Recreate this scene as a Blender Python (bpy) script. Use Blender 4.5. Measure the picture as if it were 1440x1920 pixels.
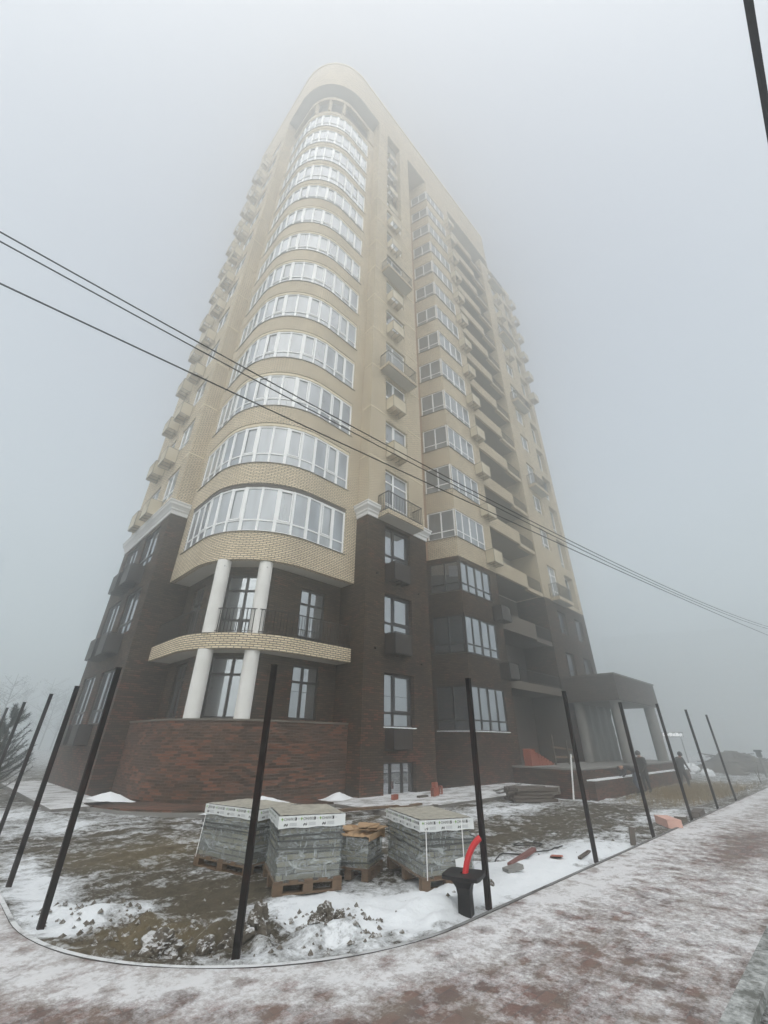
import bpy, bmesh, math, random
from mathutils import Vector, Matrix, noise
random.seed(7)
R = math.radians
S = bpy.context.scene
COL = S.collection
for o in list(bpy.data.objects):
    bpy.data.objects.remove(o)

# ------------------------------------------------------------------ camera, sky, sun, exposure
# the street front of the tower runs along +X (y = 0), its side front along +Y (x = -6.4)
cam_d = bpy.data.cameras.new("camera")
cam = bpy.data.objects.new("camera", cam_d)
COL.objects.link(cam)
cr = Vector((0.70882, -0.70536, 0.00708))
cu = Vector((-0.352, -0.34499, 0.8701))
cf = Vector((0.61129, 0.61924, 0.49282))
CAM = Vector((-10.963, -12.164, 1.6))
cam.matrix_world = Matrix(((cr.x, cu.x, -cf.x, CAM.x), (cr.y, cu.y, -cf.y, CAM.y), (cr.z, cu.z, -cf.z, CAM.z), (0, 0, 0, 1)))
cam_d.sensor_fit = 'VERTICAL'
cam_d.sensor_height = 32.0
cam_d.lens = 32.0 * 765.38 / 1920.0
cam_d.clip_start = 0.05
cam_d.clip_end = 3000
S.camera = cam

SUN_EL, SUN_ROT = R(38), R(226)
w = bpy.data.worlds.new("World")
S.world = w
w.use_nodes = True
nt = w.node_tree
nt.nodes.clear()
wo = nt.nodes.new('ShaderNodeOutputWorld')
bg = nt.nodes.new('ShaderNodeBackground')
sky = nt.nodes.new('ShaderNodeTexSky')
sky.sky_type = 'NISHITA'
sky.sun_disc = False
sky.sun_elevation = SUN_EL
sky.sun_rotation = SUN_ROT
sky.air_density = 1.0
sky.dust_density = 8.0
sky.ozone_density = 1.0
hs = nt.nodes.new('ShaderNodeHueSaturation')
hs.inputs['Saturation'].default_value = 0.95
nt.links.new(sky.outputs[0], hs.inputs['Color'])
gm = nt.nodes.new('ShaderNodeGamma')          # the fog layer evens out the sky
gm.inputs['Gamma'].default_value = 0.30
nt.links.new(hs.outputs[0], gm.inputs['Color'])
sc_ = nt.nodes.new('ShaderNodeVectorMath'); sc_.operation = 'SCALE'
sc_.inputs['Scale'].default_value = 2.02
nt.links.new(gm.outputs[0], sc_.inputs[0])
nt.links.new(sc_.outputs[0], bg.inputs['Color'])
bg.inputs['Strength'].default_value = 0.15
nt.links.new(bg.outputs[0], wo.inputs['Surface'])
sun_d = bpy.data.lights.new("sun", 'SUN')
sun_d.energy = 1.9
sun_d.angle = R(110)
sun_d.color = (1.0, 0.98, 0.95)
sun = bpy.data.objects.new("sun", sun_d)
COL.objects.link(sun)
sun.rotation_euler = (R(90) - SUN_EL, 0, R(180) - SUN_ROT)   # from behind the photographer, spread wide by the fog
S.view_settings.view_transform = 'Standard'
S.view_settings.look = 'None'
S.view_settings.exposure = 0.78
S.view_settings.gamma = 1.0
S.cycles.volume_bounces = 10
S.cycles.max_bounces = 12
S.cycles.transparent_max_bounces = 16

# ------------------------------------------------------------------ helpers
def tag(o, label=None, cat=None, group=None, kind=None):
    if label: o['label'] = label
    if cat: o['category'] = cat
    if group: o['group'] = group
    if kind: o['kind'] = kind
    return o

def empty(name, loc=(0, 0, 0), rz=0.0, label=None, cat=None, group=None):
    o = bpy.data.objects.new(name, None)
    COL.objects.link(o)
    o.location = loc
    o.rotation_euler = (0, 0, rz)
    o.empty_display_size = 0.3
    return tag(o, label, cat, group)

def link(name, mesh, parent=None, loc=(0, 0, 0), rz=0.0):
    o = bpy.data.objects.new(name, mesh)
    COL.objects.link(o)
    o.location = loc
    o.rotation_euler = (0, 0, rz)
    if parent: o.parent = parent
    return o

def copy_tree(o, parent=None):
    c = o.copy()
    COL.objects.link(c)
    c.parent = parent
    for ch in list(o.children):
        copy_tree(ch, c)
    return c

class MB:
    """collects faces (verts, uv in metres, material slot) and links them as ONE mesh"""
    def __init__(s):
        s.v = []; s.f = []; s.uv = []; s.m = []; s.slot = 0; s.smooth = False; s.sm = []
    def face(s, pts, uvs=None):
        n = len(s.v)
        s.v.extend([tuple(p) for p in pts])
        s.f.append(tuple(range(n, n + len(pts))))
        if uvs is None:
            a = Vector(pts[0]); b = Vector(pts[1]); c = Vector(pts[2])
            nn = (b - a).cross(c - a)
            ax = max(range(3), key=lambda i: abs(nn[i]))
            ij = [(1, 2), (0, 2), (0, 1)][ax]
            uvs = [(p[ij[0]], p[ij[1]]) for p in pts]
        s.uv.extend(uvs)
        s.m.append(s.slot); s.sm.append(s.smooth)
    def box(s, x0, x1, y0, y1, z0, z1):
        a, b = min(x0, x1), max(x0, x1); c, d = min(y0, y1), max(y0, y1)
        p = [(a, c), (b, c), (b, d), (a, d)]
        s.prism(p, z0, z1)
    def prism(s, pts, z0, z1, s0=0.0):
        """upright prism over a counter-clockwise outline"""
        t = s0
        n = len(pts)
        for i in range(n):
            a, b = pts[i], pts[(i + 1) % n]
            l = math.hypot(b[0] - a[0], b[1] - a[1])
            s.face([(a[0], a[1], z0), (b[0], b[1], z0), (b[0], b[1], z1), (a[0], a[1], z1)],
                   [(t, z0), (t + l, z0), (t + l, z1), (t, z1)])
            t += l
        s.face([(p[0], p[1], z1) for p in pts], [(p[0], p[1]) for p in pts])
        s.face([(p[0], p[1], z0) for p in reversed(pts)], [(p[0], p[1]) for p in reversed(pts)])
    def bar(s, a, b, w, h, up=(0, 0, 1)):
        """box beam from a to b, w wide sideways, h along up"""
        a = Vector(a); b = Vector(b); d = (b - a)
        if d.length < 1e-6: return
        d.normalize(); u = Vector(up)
        sd = d.cross(u)
        if sd.length < 1e-4: sd = d.cross(Vector((1, 0, 0)))
        sd.normalize(); u = sd.cross(d).normalized()
        q = []
        for e in (a, b):
            q += [e - sd * w / 2 - u * h / 2, e + sd * w / 2 - u * h / 2, e + sd * w / 2 + u * h / 2, e - sd * w / 2 + u * h / 2]
        for f in ((0, 1, 5, 4), (1, 2, 6, 5), (2, 3, 7, 6), (3, 0, 4, 7), (3, 2, 1, 0), (4, 5, 6, 7)):
            s.face([q[i] for i in f])
    def tube(s, pts, rad, n=8, cap=True):
        pts = [Vector(p) for p in pts]
        rr = rad if isinstance(rad, (list, tuple)) else [rad] * len(pts)
        rings = []
        ref = None
        for i, p in enumerate(pts):
            d = (pts[min(i + 1, len(pts) - 1)] - pts[max(i - 1, 0)]).normalized()
            if ref is None:
                ref = d.orthogonal().normalized()
            ref = (ref - d * ref.dot(d)).normalized()
            bi = d.cross(ref)
            rings.append([p + (ref * math.cos(2 * math.pi * k / n) + bi * math.sin(2 * math.pi * k / n)) * rr[i] for k in range(n)])
        old = s.smooth; s.smooth = True
        t = 0
        for i in range(len(pts) - 1):
            l = (pts[i + 1] - pts[i]).length
            for k in range(n):
                k2 = (k + 1) % n
                s.face([rings[i][k], rings[i][k2], rings[i + 1][k2], rings[i + 1][k]],
                       [(k / n, t), ((k + 1) / n, t), ((k + 1) / n, t + l), (k / n, t + l)])
            t += l
        s.smooth = old
        if cap:
            s.face(list(reversed(rings[0]))); s.face(rings[-1])
    def mesh(s, name, mats, weld=False):
        me = bpy.data.meshes.new(name)
        me.from_pydata(s.v, [], s.f)
        me.uv_layers.new(name="UVMap")
        me.uv_layers[0].data.foreach_set("uv", [c for u in s.uv for c in u])
        for m in (mats if isinstance(mats, (list, tuple)) else [mats]):
            me.materials.append(m)
        me.polygons.foreach_set("material_index", s.m)
        me.polygons.foreach_set("use_smooth", s.sm)
        if weld:
            bm = bmesh.new(); bm.from_mesh(me)
            bmesh.ops.remove_doubles(bm, verts=bm.verts, dist=1e-4)
            bm.to_mesh(me); bm.free()
        me.update()
        return me
    def build(s, name, mats, parent=None, loc=(0, 0, 0), rz=0.0, weld=False):
        return link(name, s.mesh(name, mats, weld), parent, loc, rz)

# ------------------------------------------------------------------ materials
MATS = {}
def nodes_of(name):
    m = bpy.data.materials.new(name)
    m.use_nodes = True
    n = m.node_tree
    n.nodes.clear()
    out = n.nodes.new('ShaderNodeOutputMaterial')
    p = n.nodes.new('ShaderNodeBsdfPrincipled')
    n.links.new(p.outputs[0], out.inputs['Surface'])
    MATS[name] = m
    return m, n, p, out
def N(n, t, **kw):
    x = n.nodes.new('ShaderNode' + t)
    for k, v in kw.items():
        if k in x.inputs: x.inputs[k].default_value = v
        else: setattr(x, k, v)
    return x
def tex_noise(n, co, scale, detail=5.0, rough=0.6, dist=0.0):
    t = N(n, 'TexNoise'); t.inputs['Scale'].default_value = scale
    t.inputs['Detail'].default_value = detail; t.inputs['Roughness'].default_value = rough
    t.inputs['Distortion'].default_value = dist
    n.links.new(co, t.inputs['Vector'])
    return t.outputs['Fac']
def mapping(n, co, scale=(1, 1, 1), loc=(0, 0, 0)):
    m = N(n, 'Mapping'); m.inputs['Scale'].default_value = scale; m.inputs['Location'].default_value = loc
    n.links.new(co, m.inputs['Vector'])
    return m.outputs[0]
def ramp(n, fac, stops):
    r = N(n, 'ValToRGB')
    el = r.color_ramp.elements
    while len(el) < len(stops): el.new(0.5)
    for e, (p, c) in zip(el, stops):
        e.position = p
        e.color = (c, c, c, 1) if isinstance(c, (int, float)) else (*c, 1)
    n.links.new(fac, r.inputs[0])
    return r.outputs[0]
def mix(n, fac, a, b, typ='MIX'):
    m = N(n, 'Mix', data_type='RGBA', blend_type=typ)
    for sock, v in ((m.inputs[0], fac), (m.inputs[6], a), (m.inputs[7], b)):
        if hasattr(v, 'node'): n.links.new(v, sock)
        elif isinstance(v, (int, float)): sock.default_value = v
        else: sock.default_value = (*v, 1)
    return m.outputs[2]
def mathn(n, op, a, b=None, clamp=False):
    m = N(n, 'Math', operation=op, use_clamp=clamp)
    for sock, v in ((m.inputs[0], a), (m.inputs[1], b)):
        if v is None: continue
        if hasattr(v, 'node'): n.links.new(v, sock)
        else: sock.default_value = v
    return m.outputs[0]
def bump(n, p, h, strength=0.3, dist=0.02):
    b = N(n, 'Bump'); b.inputs['Strength'].default_value = strength; b.inputs['Distance'].default_value = dist
    n.links.new(h, b.inputs['Height'])
    n.links.new(b.outputs[0], p.inputs['Normal'])
def coords(n):
    t = N(n, 'TexCoord')
    return t.outputs['Object'], t.outputs['UV']
def plain(name, col, rough=0.6, metal=0.0, var=0.12, scale=3.0, spec=0.5, bmp=0.0):
    m, n, p, o = nodes_of(name)
    co, uv = coords(n)
    f = tex_noise(n, co, scale, 6, 0.65)
    c = mix(n, f, tuple(x * (1 - var) for x in col), tuple(min(1, x * (1 + var)) for x in col))
    n.links.new(c, p.inputs['Base Color'])
    p.inputs['Roughness'].default_value = rough
    p.inputs['Metallic'].default_value = metal
    p.inputs['Specular IOR Level'].default_value = spec
    if bmp: bump(n, p, tex_noise(n, co, scale * 12, 4), bmp, 0.01)
    return m

def brick(name, c1, c2, mortar, red=None, red_amt=0.0, bw=0.255, bh=0.075, ms=0.011, courses=0.0, stain=0.2):
    m, n, p, o = nodes_of(name)
    co, uv = coords(n)
    wob = N(n, 'TexNoise'); wob.inputs['Scale'].default_value = 2.0
    n.links.new(uv, wob.inputs['Vector'])
    b = N(n, 'TexBrick')
    b.offset = 0.5; b.squash = 1.0
    for k, v in (('Scale', 1.0), ('Brick Width', bw), ('Row Height', bh), ('Mortar Size', ms), ('Mortar Smooth', 0.25), ('Bias', 0.0)):
        b.inputs[k].default_value = v
    b.inputs['Color1'].default_value = (*c1, 1); b.inputs['Color2'].default_value = (*c2, 1); b.inputs['Mortar'].default_value = (*mortar, 1)
    n.links.new(uv, b.inputs['Vector'])
    col = b.outputs['Color']
    brickmask = mathn(n, 'SUBTRACT', 1.0, b.outputs['Fac'])
    if red:
        sp = N(n, 'SeparateXYZ'); n.links.new(co, sp.inputs[0])
        low = mathn(n, 'MULTIPLY', mathn(n, 'SUBTRACT', 3.2, sp.outputs[2]), 0.035)
        low = mathn(n, 'MINIMUM', mathn(n, 'MAXIMUM', low, -0.08), 0.09)
        big = tex_noise(n, mapping(n, uv, (0.5, 1.3, 1)), 1.0, 3, 0.6)
        fine = N(n, 'TexBrick')
        fine.offset = 0.5
        for k, v in (('Scale', 1.0), ('Brick Width', bw), ('Row Height', bh), ('Mortar Size', 0.0)):
            fine.inputs[k].default_value = v
        fine.inputs['Color1'].default_value = (0, 0, 0, 1); fine.inputs['Color2'].default_value = (1, 1, 1, 1)
        n.links.new(uv, fine.inputs['Vector'])
        per = mathn(n, 'MULTIPLY', mathn(n, 'SUBTRACT', fine.outputs['Color'], 0.5), 0.34)
        msk = ramp(n, mathn(n, 'ADD', mathn(n, 'ADD', big, per), low), [(0.58 - red_amt, 0.0), (0.72 - red_amt, 1.0)])
        rv = mix(n, fine.outputs['Color'], tuple(x * 0.55 for x in red), red)
        col = mix(n, mathn(n, 'MULTIPLY', msk, brickmask), col, rv)
    if courses:
        sp2 = N(n, 'SeparateXYZ'); n.links.new(uv, sp2.inputs[0])
        wv = mathn(n, 'ADD', sp2.outputs[1], mathn(n, 'MULTIPLY', mathn(n, 'SUBTRACT', wob.outputs['Fac'], 0.5), 0.02))
        fr = mathn(n, 'FRACT', mathn(n, 'DIVIDE', wv, courses))
        line = mathn(n, 'LESS_THAN', fr, 0.045)
        line = mathn(n, 'MULTIPLY', line, ramp(n, tex_noise(n, uv, 1.7, 2), [(0.42, 0), (0.55, 0.85)]))
        col = mix(n, line, col, tuple(x * 0.35 for x in c1))
    st = ramp(n, tex_noise(n, mapping(n, co, (1, 1, 0.45)), 0.8, 6, 0.65), [(0.3, 1 - stain), (0.72, 1 + stain * 0.6)])
    col = mix(n, 1.0, col, st, 'MULTIPLY')
    n.links.new(col, p.inputs['Base Color'])
    p.inputs['Roughness'].default_value = 0.85
    p.inputs['Specular IOR Level'].default_value = 0.25
    bump(n, p, brickmask, 0.6, 0.012)
    return m

BROWN = brick('dark_brick', (0.030, 0.020, 0.012), (0.105, 0.071, 0.045), (0.014, 0.011, 0.009), red=(0.18, 0.070, 0.044), red_amt=0.0, courses=0.60, stain=0.35)
REDB = brick('red_brown_brick', (0.040, 0.025, 0.018), (0.100, 0.056, 0.039), (0.105, 0.085, 0.070), red=(0.185, 0.076, 0.046), red_amt=0.012, stain=0.3, ms=0.009)
BEIGE = brick('pale_brick', (0.80, 0.685, 0.515), (0.68, 0.57, 0.41), (0.075, 0.062, 0.048), stain=0.15, ms=0.015)
SOFFIT = plain('soffit_plaster', (0.50, 0.475, 0.43), 0.9, var=0.12, scale=1.2)
CEILING = plain('grey_concrete', (0.20, 0.19, 0.175), 0.9, var=0.2, scale=1.5)
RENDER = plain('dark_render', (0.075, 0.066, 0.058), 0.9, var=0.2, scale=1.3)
PARAP = plain('parapet_render', (0.115, 0.098, 0.080), 0.9, var=0.15, scale=1.5)
INNER = plain('orange_render', (0.40, 0.27, 0.19), 0.9, var=0.12, scale=0.9)
CORN = plain('cornice_white', (0.68, 0.68, 0.68), 0.7, var=0.08, scale=1.6)
STRING = plain('string_stone', (0.66, 0.58, 0.43), 0.85, var=0.08)
WFRAME = plain('white_frame', (0.80, 0.81, 0.82), 0.35, var=0.04)
DFRAME = plain('dark_frame', (0.026, 0.024, 0.025), 0.4, var=0.1)
IRON = plain('black_iron', (0.018, 0.018, 0.019), 0.45, metal=0.3, var=0.2, scale=9)
BASKB = plain('beige_metal', (0.50, 0.44, 0.33), 0.55, var=0.08, scale=4)
BASKD = plain('brown_metal', (0.024, 0.017, 0.013), 0.5, var=0.15, scale=4)
SILL = plain('sill_metal', (0.13, 0.115, 0.095), 0.5, metal=0.2)
CONC = plain('concrete', (0.20, 0.195, 0.185), 0.9, var=0.25, scale=2.5, bmp=0.3)
BLACKP = plain('black_plastic', (0.008, 0.008, 0.009), 0.5, var=0.3, spec=0.25, scale=7)
REDP = plain('red_plastic', (0.50, 0.010, 0.014), 0.35, var=0.08)
WHITEP = plain('white_plastic', (0.75, 0.75, 0.75), 0.4, var=0.03)
SNOW = plain('snow', (0.80, 0.82, 0.85), 0.8, var=0.06, scale=2.5, bmp=0.35)
def rock_mat():
    """frozen dirt with snow lying on what faces up"""
    m, n, p, o = nodes_of('dirty_rock')
    co, uv = coords(n)
    geo = N(n, 'NewGeometry'); sp = N(n, 'SeparateXYZ'); n.links.new(geo.outputs['Normal'], sp.inputs[0])
    f = tex_noise(n, co, 9, 7, 0.7); g = tex_noise(n, co, 30, 5, 0.7)
    c = mix(n, f, (0.030, 0.026, 0.021), (0.20, 0.17, 0.13))
    sn = ramp(n, mathn(n, 'ADD', sp.outputs[2], mathn(n, 'MULTIPLY', mathn(n, 'SUBTRACT', g, 0.5), 1.6)), [(0.62, 0), (0.95, 0.8)])
    c = mix(n, sn, c, (0.72, 0.73, 0.75))
    n.links.new(c, p.inputs['Base Color']); p.inputs['Roughness'].default_value = 0.95
    bump(n, p, mathn(n, 'ADD', f, g), 0.9, 0.03)
    return m
ROCK = rock_mat()
BRICKRED = plain('hollow_red_brick', (0.27, 0.075, 0.045), 0.85, var=0.25, scale=12)
CARD = plain('cardboard', (0.38, 0.25, 0.145), 0.8, var=0.35, scale=6)
BLOCK = brick('grey_block', (0.13, 0.13, 0.125), (0.36, 0.32, 0.21), (0.07, 0.07, 0.07), bw=0.40, bh=0.065, ms=0.008, stain=0.45)
LABEL = plain('label_white', (0.66, 0.68, 0.68), 0.35, var=0.05)
INK = plain('label_ink', (0.02, 0.022, 0.025), 0.5)
INKG = plain('label_grey', (0.33, 0.34, 0.36), 0.5)
GREENI = plain('label_green', (0.16, 0.36, 0.03), 0.5)
BELT = plain('grey_strap', (0.06, 0.065, 0.065), 0.45)
PINK = plain('pink_foam', (0.60, 0.36, 0.30), 0.8, var=0.1)
STEELPOST = None

def post_mat():
    m, n, p, o = nodes_of('rusty_post_paint')
    co, uv = coords(n)
    f = tex_noise(n, mapping(n, co, (1, 1, 0.3)), 14, 6, 0.7)
    c = mix(n, ramp(n, f, [(0.5, 0), (0.7, 1)]), (0.006, 0.005, 0.005), (0.030, 0.010, 0.008))
    n.links.new(c, p.inputs['Base Color'])
    p.inputs['Roughness'].default_value = 0.6
    p.inputs['Specular IOR Level'].default_value = 0.15
    bump(n, p, f, 0.3, 0.004)
    return m
STEELPOST = post_mat()

def column_mat():
    m, n, p, o = nodes_of('column_plaster')
    co, uv = coords(n)
    f = tex_noise(n, mapping(n, co, (1, 1, 0.7)), 9, 3, 0.5)
    f2 = tex_noise(n, co, 0.9, 4)
    c = mix(n, ramp(n, f2, [(0.35, 0), (0.7, 1)]), (0.66, 0.65, 0.63), (0.76, 0.755, 0.74))
    c = mix(n, ramp(n, f, [(0.72, 0), (0.75, 1)]), c, (0.36, 0.36, 0.37))
    n.links.new(c, p.inputs['Base Color'])
    p.inputs['Roughness'].default_value = 0.8
    return m
COLUMN = column_mat()

def glass_mat(name, base, var, refl):
    """double glazing with the room, blinds or protective film behind it"""
    m, n, p, o = nodes_of(name)
    co, uv = coords(n)
    f = tex_noise(n, mapping(n, co, (1.3, 1.3, 0.25)), 1.6, 2, 0.5)
    c = mix(n, ramp(n, f, [(0.35, 0), (0.65, 1)]), tuple(x * (1 - var) for x in base), tuple(x * (1 + var) for x in base))
    n.links.new(c, p.inputs['Base Color'])
    p.inputs['Roughness'].default_value = 0.5
    p.inputs['Specular IOR Level'].default_value = 0.2
    g = N(n, 'BsdfGlossy'); g.inputs['Roughness'].default_value = 0.02
    g.inputs['Color'].default_value = (0.86, 0.9, 0.95, 1)
    wv = tex_noise(n, co, 0.55, 1, 0.4)
    b = N(n, 'Bump'); b.inputs['Strength'].default_value = 0.03; b.inputs['Distance'].default_value = 0.05
    n.links.new(wv, b.inputs['Height']); n.links.new(b.outputs[0], g.inputs['Normal'])
    fr = N(n, 'Fresnel'); fr.inputs['IOR'].default_value = 1.5
    fac = mathn(n, 'ADD', mathn(n, 'MULTIPLY', fr.outputs[0], 1.0 - refl), refl, True)
    ms = N(n, 'MixShader')
    n.links.new(fac, ms.inputs[0]); n.links.new(p.outputs[0], ms.inputs[1]); n.links.new(g.outputs[0], ms.inputs[2])
    n.links.new(ms.outputs[0], o.inputs['Surface'])
    return m
GLASSL = glass_mat('pale_glass', (0.18, 0.20, 0.225), 0.3, 0.17)
GLASSL2 = glass_mat('pale_glass_dark_room', (0.10, 0.11, 0.125), 0.35, 0.22)
GLASSL3 = glass_mat('pale_glass_film', (0.30, 0.32, 0.34), 0.2, 0.16)
GLASSD = glass_mat('dark_glass', (0.10, 0.108, 0.115), 0.4, 0.44)

def wood_mat(name, c1, c2):
    m, n, p, o = nodes_of(name)
    co, uv = coords(n)
    f = tex_noise(n, mapping(n, co, (3, 3, 14)), 3.0, 5, 0.6, 0.6)
    c = mix(n, f, c1, c2)
    n.links.new(c, p.inputs['Base Color'])
    p.inputs['Roughness'].default_value = 0.85
    bump(n, p, f, 0.4, 0.004)
    return m
WOOD = wood_mat('pallet_wood', (0.055, 0.034, 0.020), (0.19, 0.12, 0.07))
DARKWOOD = wood_mat('weathered_wood', (0.045, 0.036, 0.030), (0.13, 0.105, 0.085))

def film_mat():
    """creased clear stretch film: mostly see-through, milky along its creases"""
    m, n, p, o = nodes_of('stretch_film')
    co, uv = coords(n)
    f = tex_noise(n, mapping(n, co, (1.4, 1.4, 5.0)), 2.0, 7, 0.7, 1.6)
    f2 = tex_noise(n, mapping(n, co, (7.0, 7.0, 1.6)), 1.7, 6, 0.7, 2.0)
    k = mathn(n, 'MAXIMUM', ramp(n, f, [(0.46, 0.0), (0.62, 1.0)]), ramp(n, f2, [(0.54, 0.0), (0.66, 1.0)]))
    p.inputs['Base Color'].default_value = (0.46, 0.49, 0.50, 1)
    p.inputs['Roughness'].default_value = 0.22
    bump(n, p, mathn(n, 'ADD', f, f2), 0.9, 0.02)
    t = N(n, 'BsdfTransparent'); t.inputs['Color'].default_value = (0.93, 0.95, 0.95, 1)
    ms = N(n, 'MixShader')
    n.links.new(mathn(n, 'ADD', mathn(n, 'MULTIPLY', k, 0.62), 0.16), ms.inputs[0])
    n.links.new(t.outputs[0], ms.inputs[1]); n.links.new(p.outputs[0], ms.inputs[2])
    n.links.new(ms.outputs[0], o.inputs['Surface'])
    return m
FILM = film_mat()
TOPS = plain('dusty_top_sheet', (0.36, 0.34, 0.29), 0.5, var=0.7, scale=7, bmp=0.8)

def sheet_mat():
    m, n, p, o = nodes_of('hanging_film')
    co, uv = coords(n)
    f = tex_noise(n, mapping(n, co, (5, 5, 0.5)), 2.0, 5, 0.6, 0.5)
    c = mix(n, f, (0.05, 0.055, 0.052), (0.14, 0.145, 0.14))
    n.links.new(c, p.inputs['Base Color'])
    p.inputs['Roughness'].default_value = 0.3
    bump(n, p, f, 0.8, 0.05)
    return m
SHEET = sheet_mat()

def ground_mat():
    m, n, p, o = nodes_of('muddy_snowy_ground')
    co, uv = coords(n)
    at = N(n, 'Attribute'); at.attribute_name = 'snow'
    at2 = N(n, 'Attribute'); at2.attribute_name = 'tan'
    fine = tex_noise(n, mapping(n, co, (1, 1, 1)), 9.0, 8, 0.72)
    mid = tex_noise(n, mapping(n, co, (1.0, 1.5, 1)), 1.6, 7, 0.62, 0.6)
    crumb = tex_noise(n, co, 38.0, 5, 0.75)
    v = mathn(n, 'ADD', at.outputs['Fac'], mathn(n, 'MULTIPLY', mathn(n, 'SUBTRACT', mid, 0.5), 1.7))
    v = mathn(n, 'ADD', v, mathn(n, 'MULTIPLY', mathn(n, 'SUBTRACT', fine, 0.5), 1.6))
    v = mathn(n, 'ADD', v, mathn(n, 'MULTIPLY', mathn(n, 'SUBTRACT', crumb, 0.5), 0.8))
    sn = ramp(n, v, [(0.40, 0.0), (0.62, 0.5), (0.95, 1.0)])
    dirt = mix(n, ramp(n, fine, [(0.3, 0), (0.7, 1)]), (0.040, 0.034, 0.023), (0.125, 0.105, 0.073))
    dirt = mix(n, ramp(n, crumb, [(0.55, 0), (0.8, 0.5)]), dirt, (0.20, 0.185, 0.16))
    tan = mix(n, crumb, (0.13, 0.095, 0.045), (0.27, 0.21, 0.11))
    dirt = mix(n, mathn(n, 'MULTIPLY', at2.outputs['Fac'], ramp(n, mid, [(0.35, 0.2), (0.6, 1)]), True), dirt, tan)
    c = mix(n, sn, dirt, mix(n, fine, (0.70, 0.73, 0.77), (0.84, 0.86, 0.88)))
    n.links.new(c, p.inputs['Base Color'])
    p.inputs['Roughness'].default_value = 0.9
    p.inputs['Specular IOR Level'].default_value = 0.2
    h = mathn(n, 'ADD', mathn(n, 'MULTIPLY', sn, 0.5), mathn(n, 'ADD', fine, mathn(n, 'MULTIPLY', crumb, 0.4)))
    bump(n, p, h, 0.7, 0.05)
    return m
GROUND = ground_mat()

def paver_mat():
    m, n, p, o = nodes_of('snow_dusted_pavers')
    co, uv = coords(n)
    b = N(n, 'TexBrick'); b.offset = 0.5
    for k, v in (('Scale', 1.0), ('Brick Width', 0.205), ('Row Height', 0.103), ('Mortar Size', 0.005), ('Mortar Smooth', 0.3)):
        b.inputs[k].default_value = v
    b.inputs['Color1'].default_value = (0.15, 0.072, 0.054, 1); b.inputs['Color2'].default_value = (0.095, 0.060, 0.050, 1); b.inputs['Mortar'].default_value = (0.07, 0.055, 0.05, 1)
    n.links.new(mapping(n, co, (1, 1, 1)), b.inputs['Vector'])
    at = N(n, 'Attribute'); at.attribute_name = 'snow'
    big = tex_noise(n, mapping(n, co, (1.0, 1.25, 1)), 1.1, 4, 0.55)
    step = tex_noise(n, mapping(n, co, (1.0, 1.25, 1)), 4.6, 3, 0.55, 0.3)
    fine = tex_noise(n, co, 17.0, 6, 0.7)
    crumb = tex_noise(n, co, 70.0, 4, 0.7)
    v = mathn(n, 'ADD', at.outputs['Fac'], mathn(n, 'MULTIPLY', mathn(n, 'SUBTRACT', big, 0.5), 1.2))
    v = mathn(n, 'ADD', v, mathn(n, 'MULTIPLY', mathn(n, 'SUBTRACT', step, 0.5), 1.5))
    v = mathn(n, 'ADD', v, mathn(n, 'MULTIPLY', mathn(n, 'SUBTRACT', fine, 0.5), 1.7))
    v = mathn(n, 'ADD', v, mathn(n, 'MULTIPLY', mathn(n, 'SUBTRACT', crumb, 0.5), 1.0))
    v = mathn(n, 'SUBTRACT', v, mathn(n, 'MULTIPLY', b.outputs['Fac'], -0.04))
    vo = N(n, 'TexVoronoi'); vo.feature = 'SMOOTH_F1'; vo.inputs['Scale'].default_value = 4.2; vo.inputs['Smoothness'].default_value = 0.5; vo.inputs['Randomness'].default_value = 1.0
    wx = N(n, 'VectorMath'); wx.operation = 'ADD'
    nn_ = N(n, 'TexNoise'); nn_.inputs['Scale'].default_value = 6.0; nn_.inputs['Detail'].default_value = 3.0; n.links.new(co, nn_.inputs['Vector'])
    ws = N(n, 'VectorMath'); ws.operation = 'SCALE'; ws.inputs['Scale'].default_value = 0.16; n.links.new(nn_.outputs['Color'], ws.inputs[0])
    n.links.new(co, wx.inputs[0]); n.links.new(ws.outputs[0], wx.inputs[1])
    n.links.new(mapping(n, wx.outputs[0], (1.0, 0.8, 1)), vo.inputs['Vector'])
    spots = ramp(n, vo.outputs['Distance'], [(0.14, 0.0), (0.50, 1.0)])
    v = mathn(n, 'ADD', v, mathn(n, 'MULTIPLY', mathn(n, 'SUBTRACT', spots, 0.86), 0.48))
    sn = ramp(n, v, [(-0.10, 0.06), (0.50, 0.42), (1.20, 0.84)])
    mud = mix(n, ramp(n, tex_noise(n, co, 2.3, 5, 0.6), [(0.42, 0), (0.62, 0.75)]), b.outputs['Color'], (0.15, 0.112, 0.082))
    c = mix(n, sn, mud, mix(n, fine, (0.60, 0.60, 0.61), (0.78, 0.79, 0.81)))
    n.links.new(c, p.inputs['Base Color'])
    n.links.new(ramp(n, sn, [(0, 0.55), (0.6, 0.9)]), p.inputs['Roughness'])
    p.inputs['Specular IOR Level'].default_value = 0.3
    bump(n, p, mathn(n, 'ADD', mathn(n, 'MULTIPLY', sn, 0.8), mathn(n, 'MULTIPLY', fine, 0.5)), 0.4, 0.025)
    return m
PAVER = paver_mat()

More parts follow.
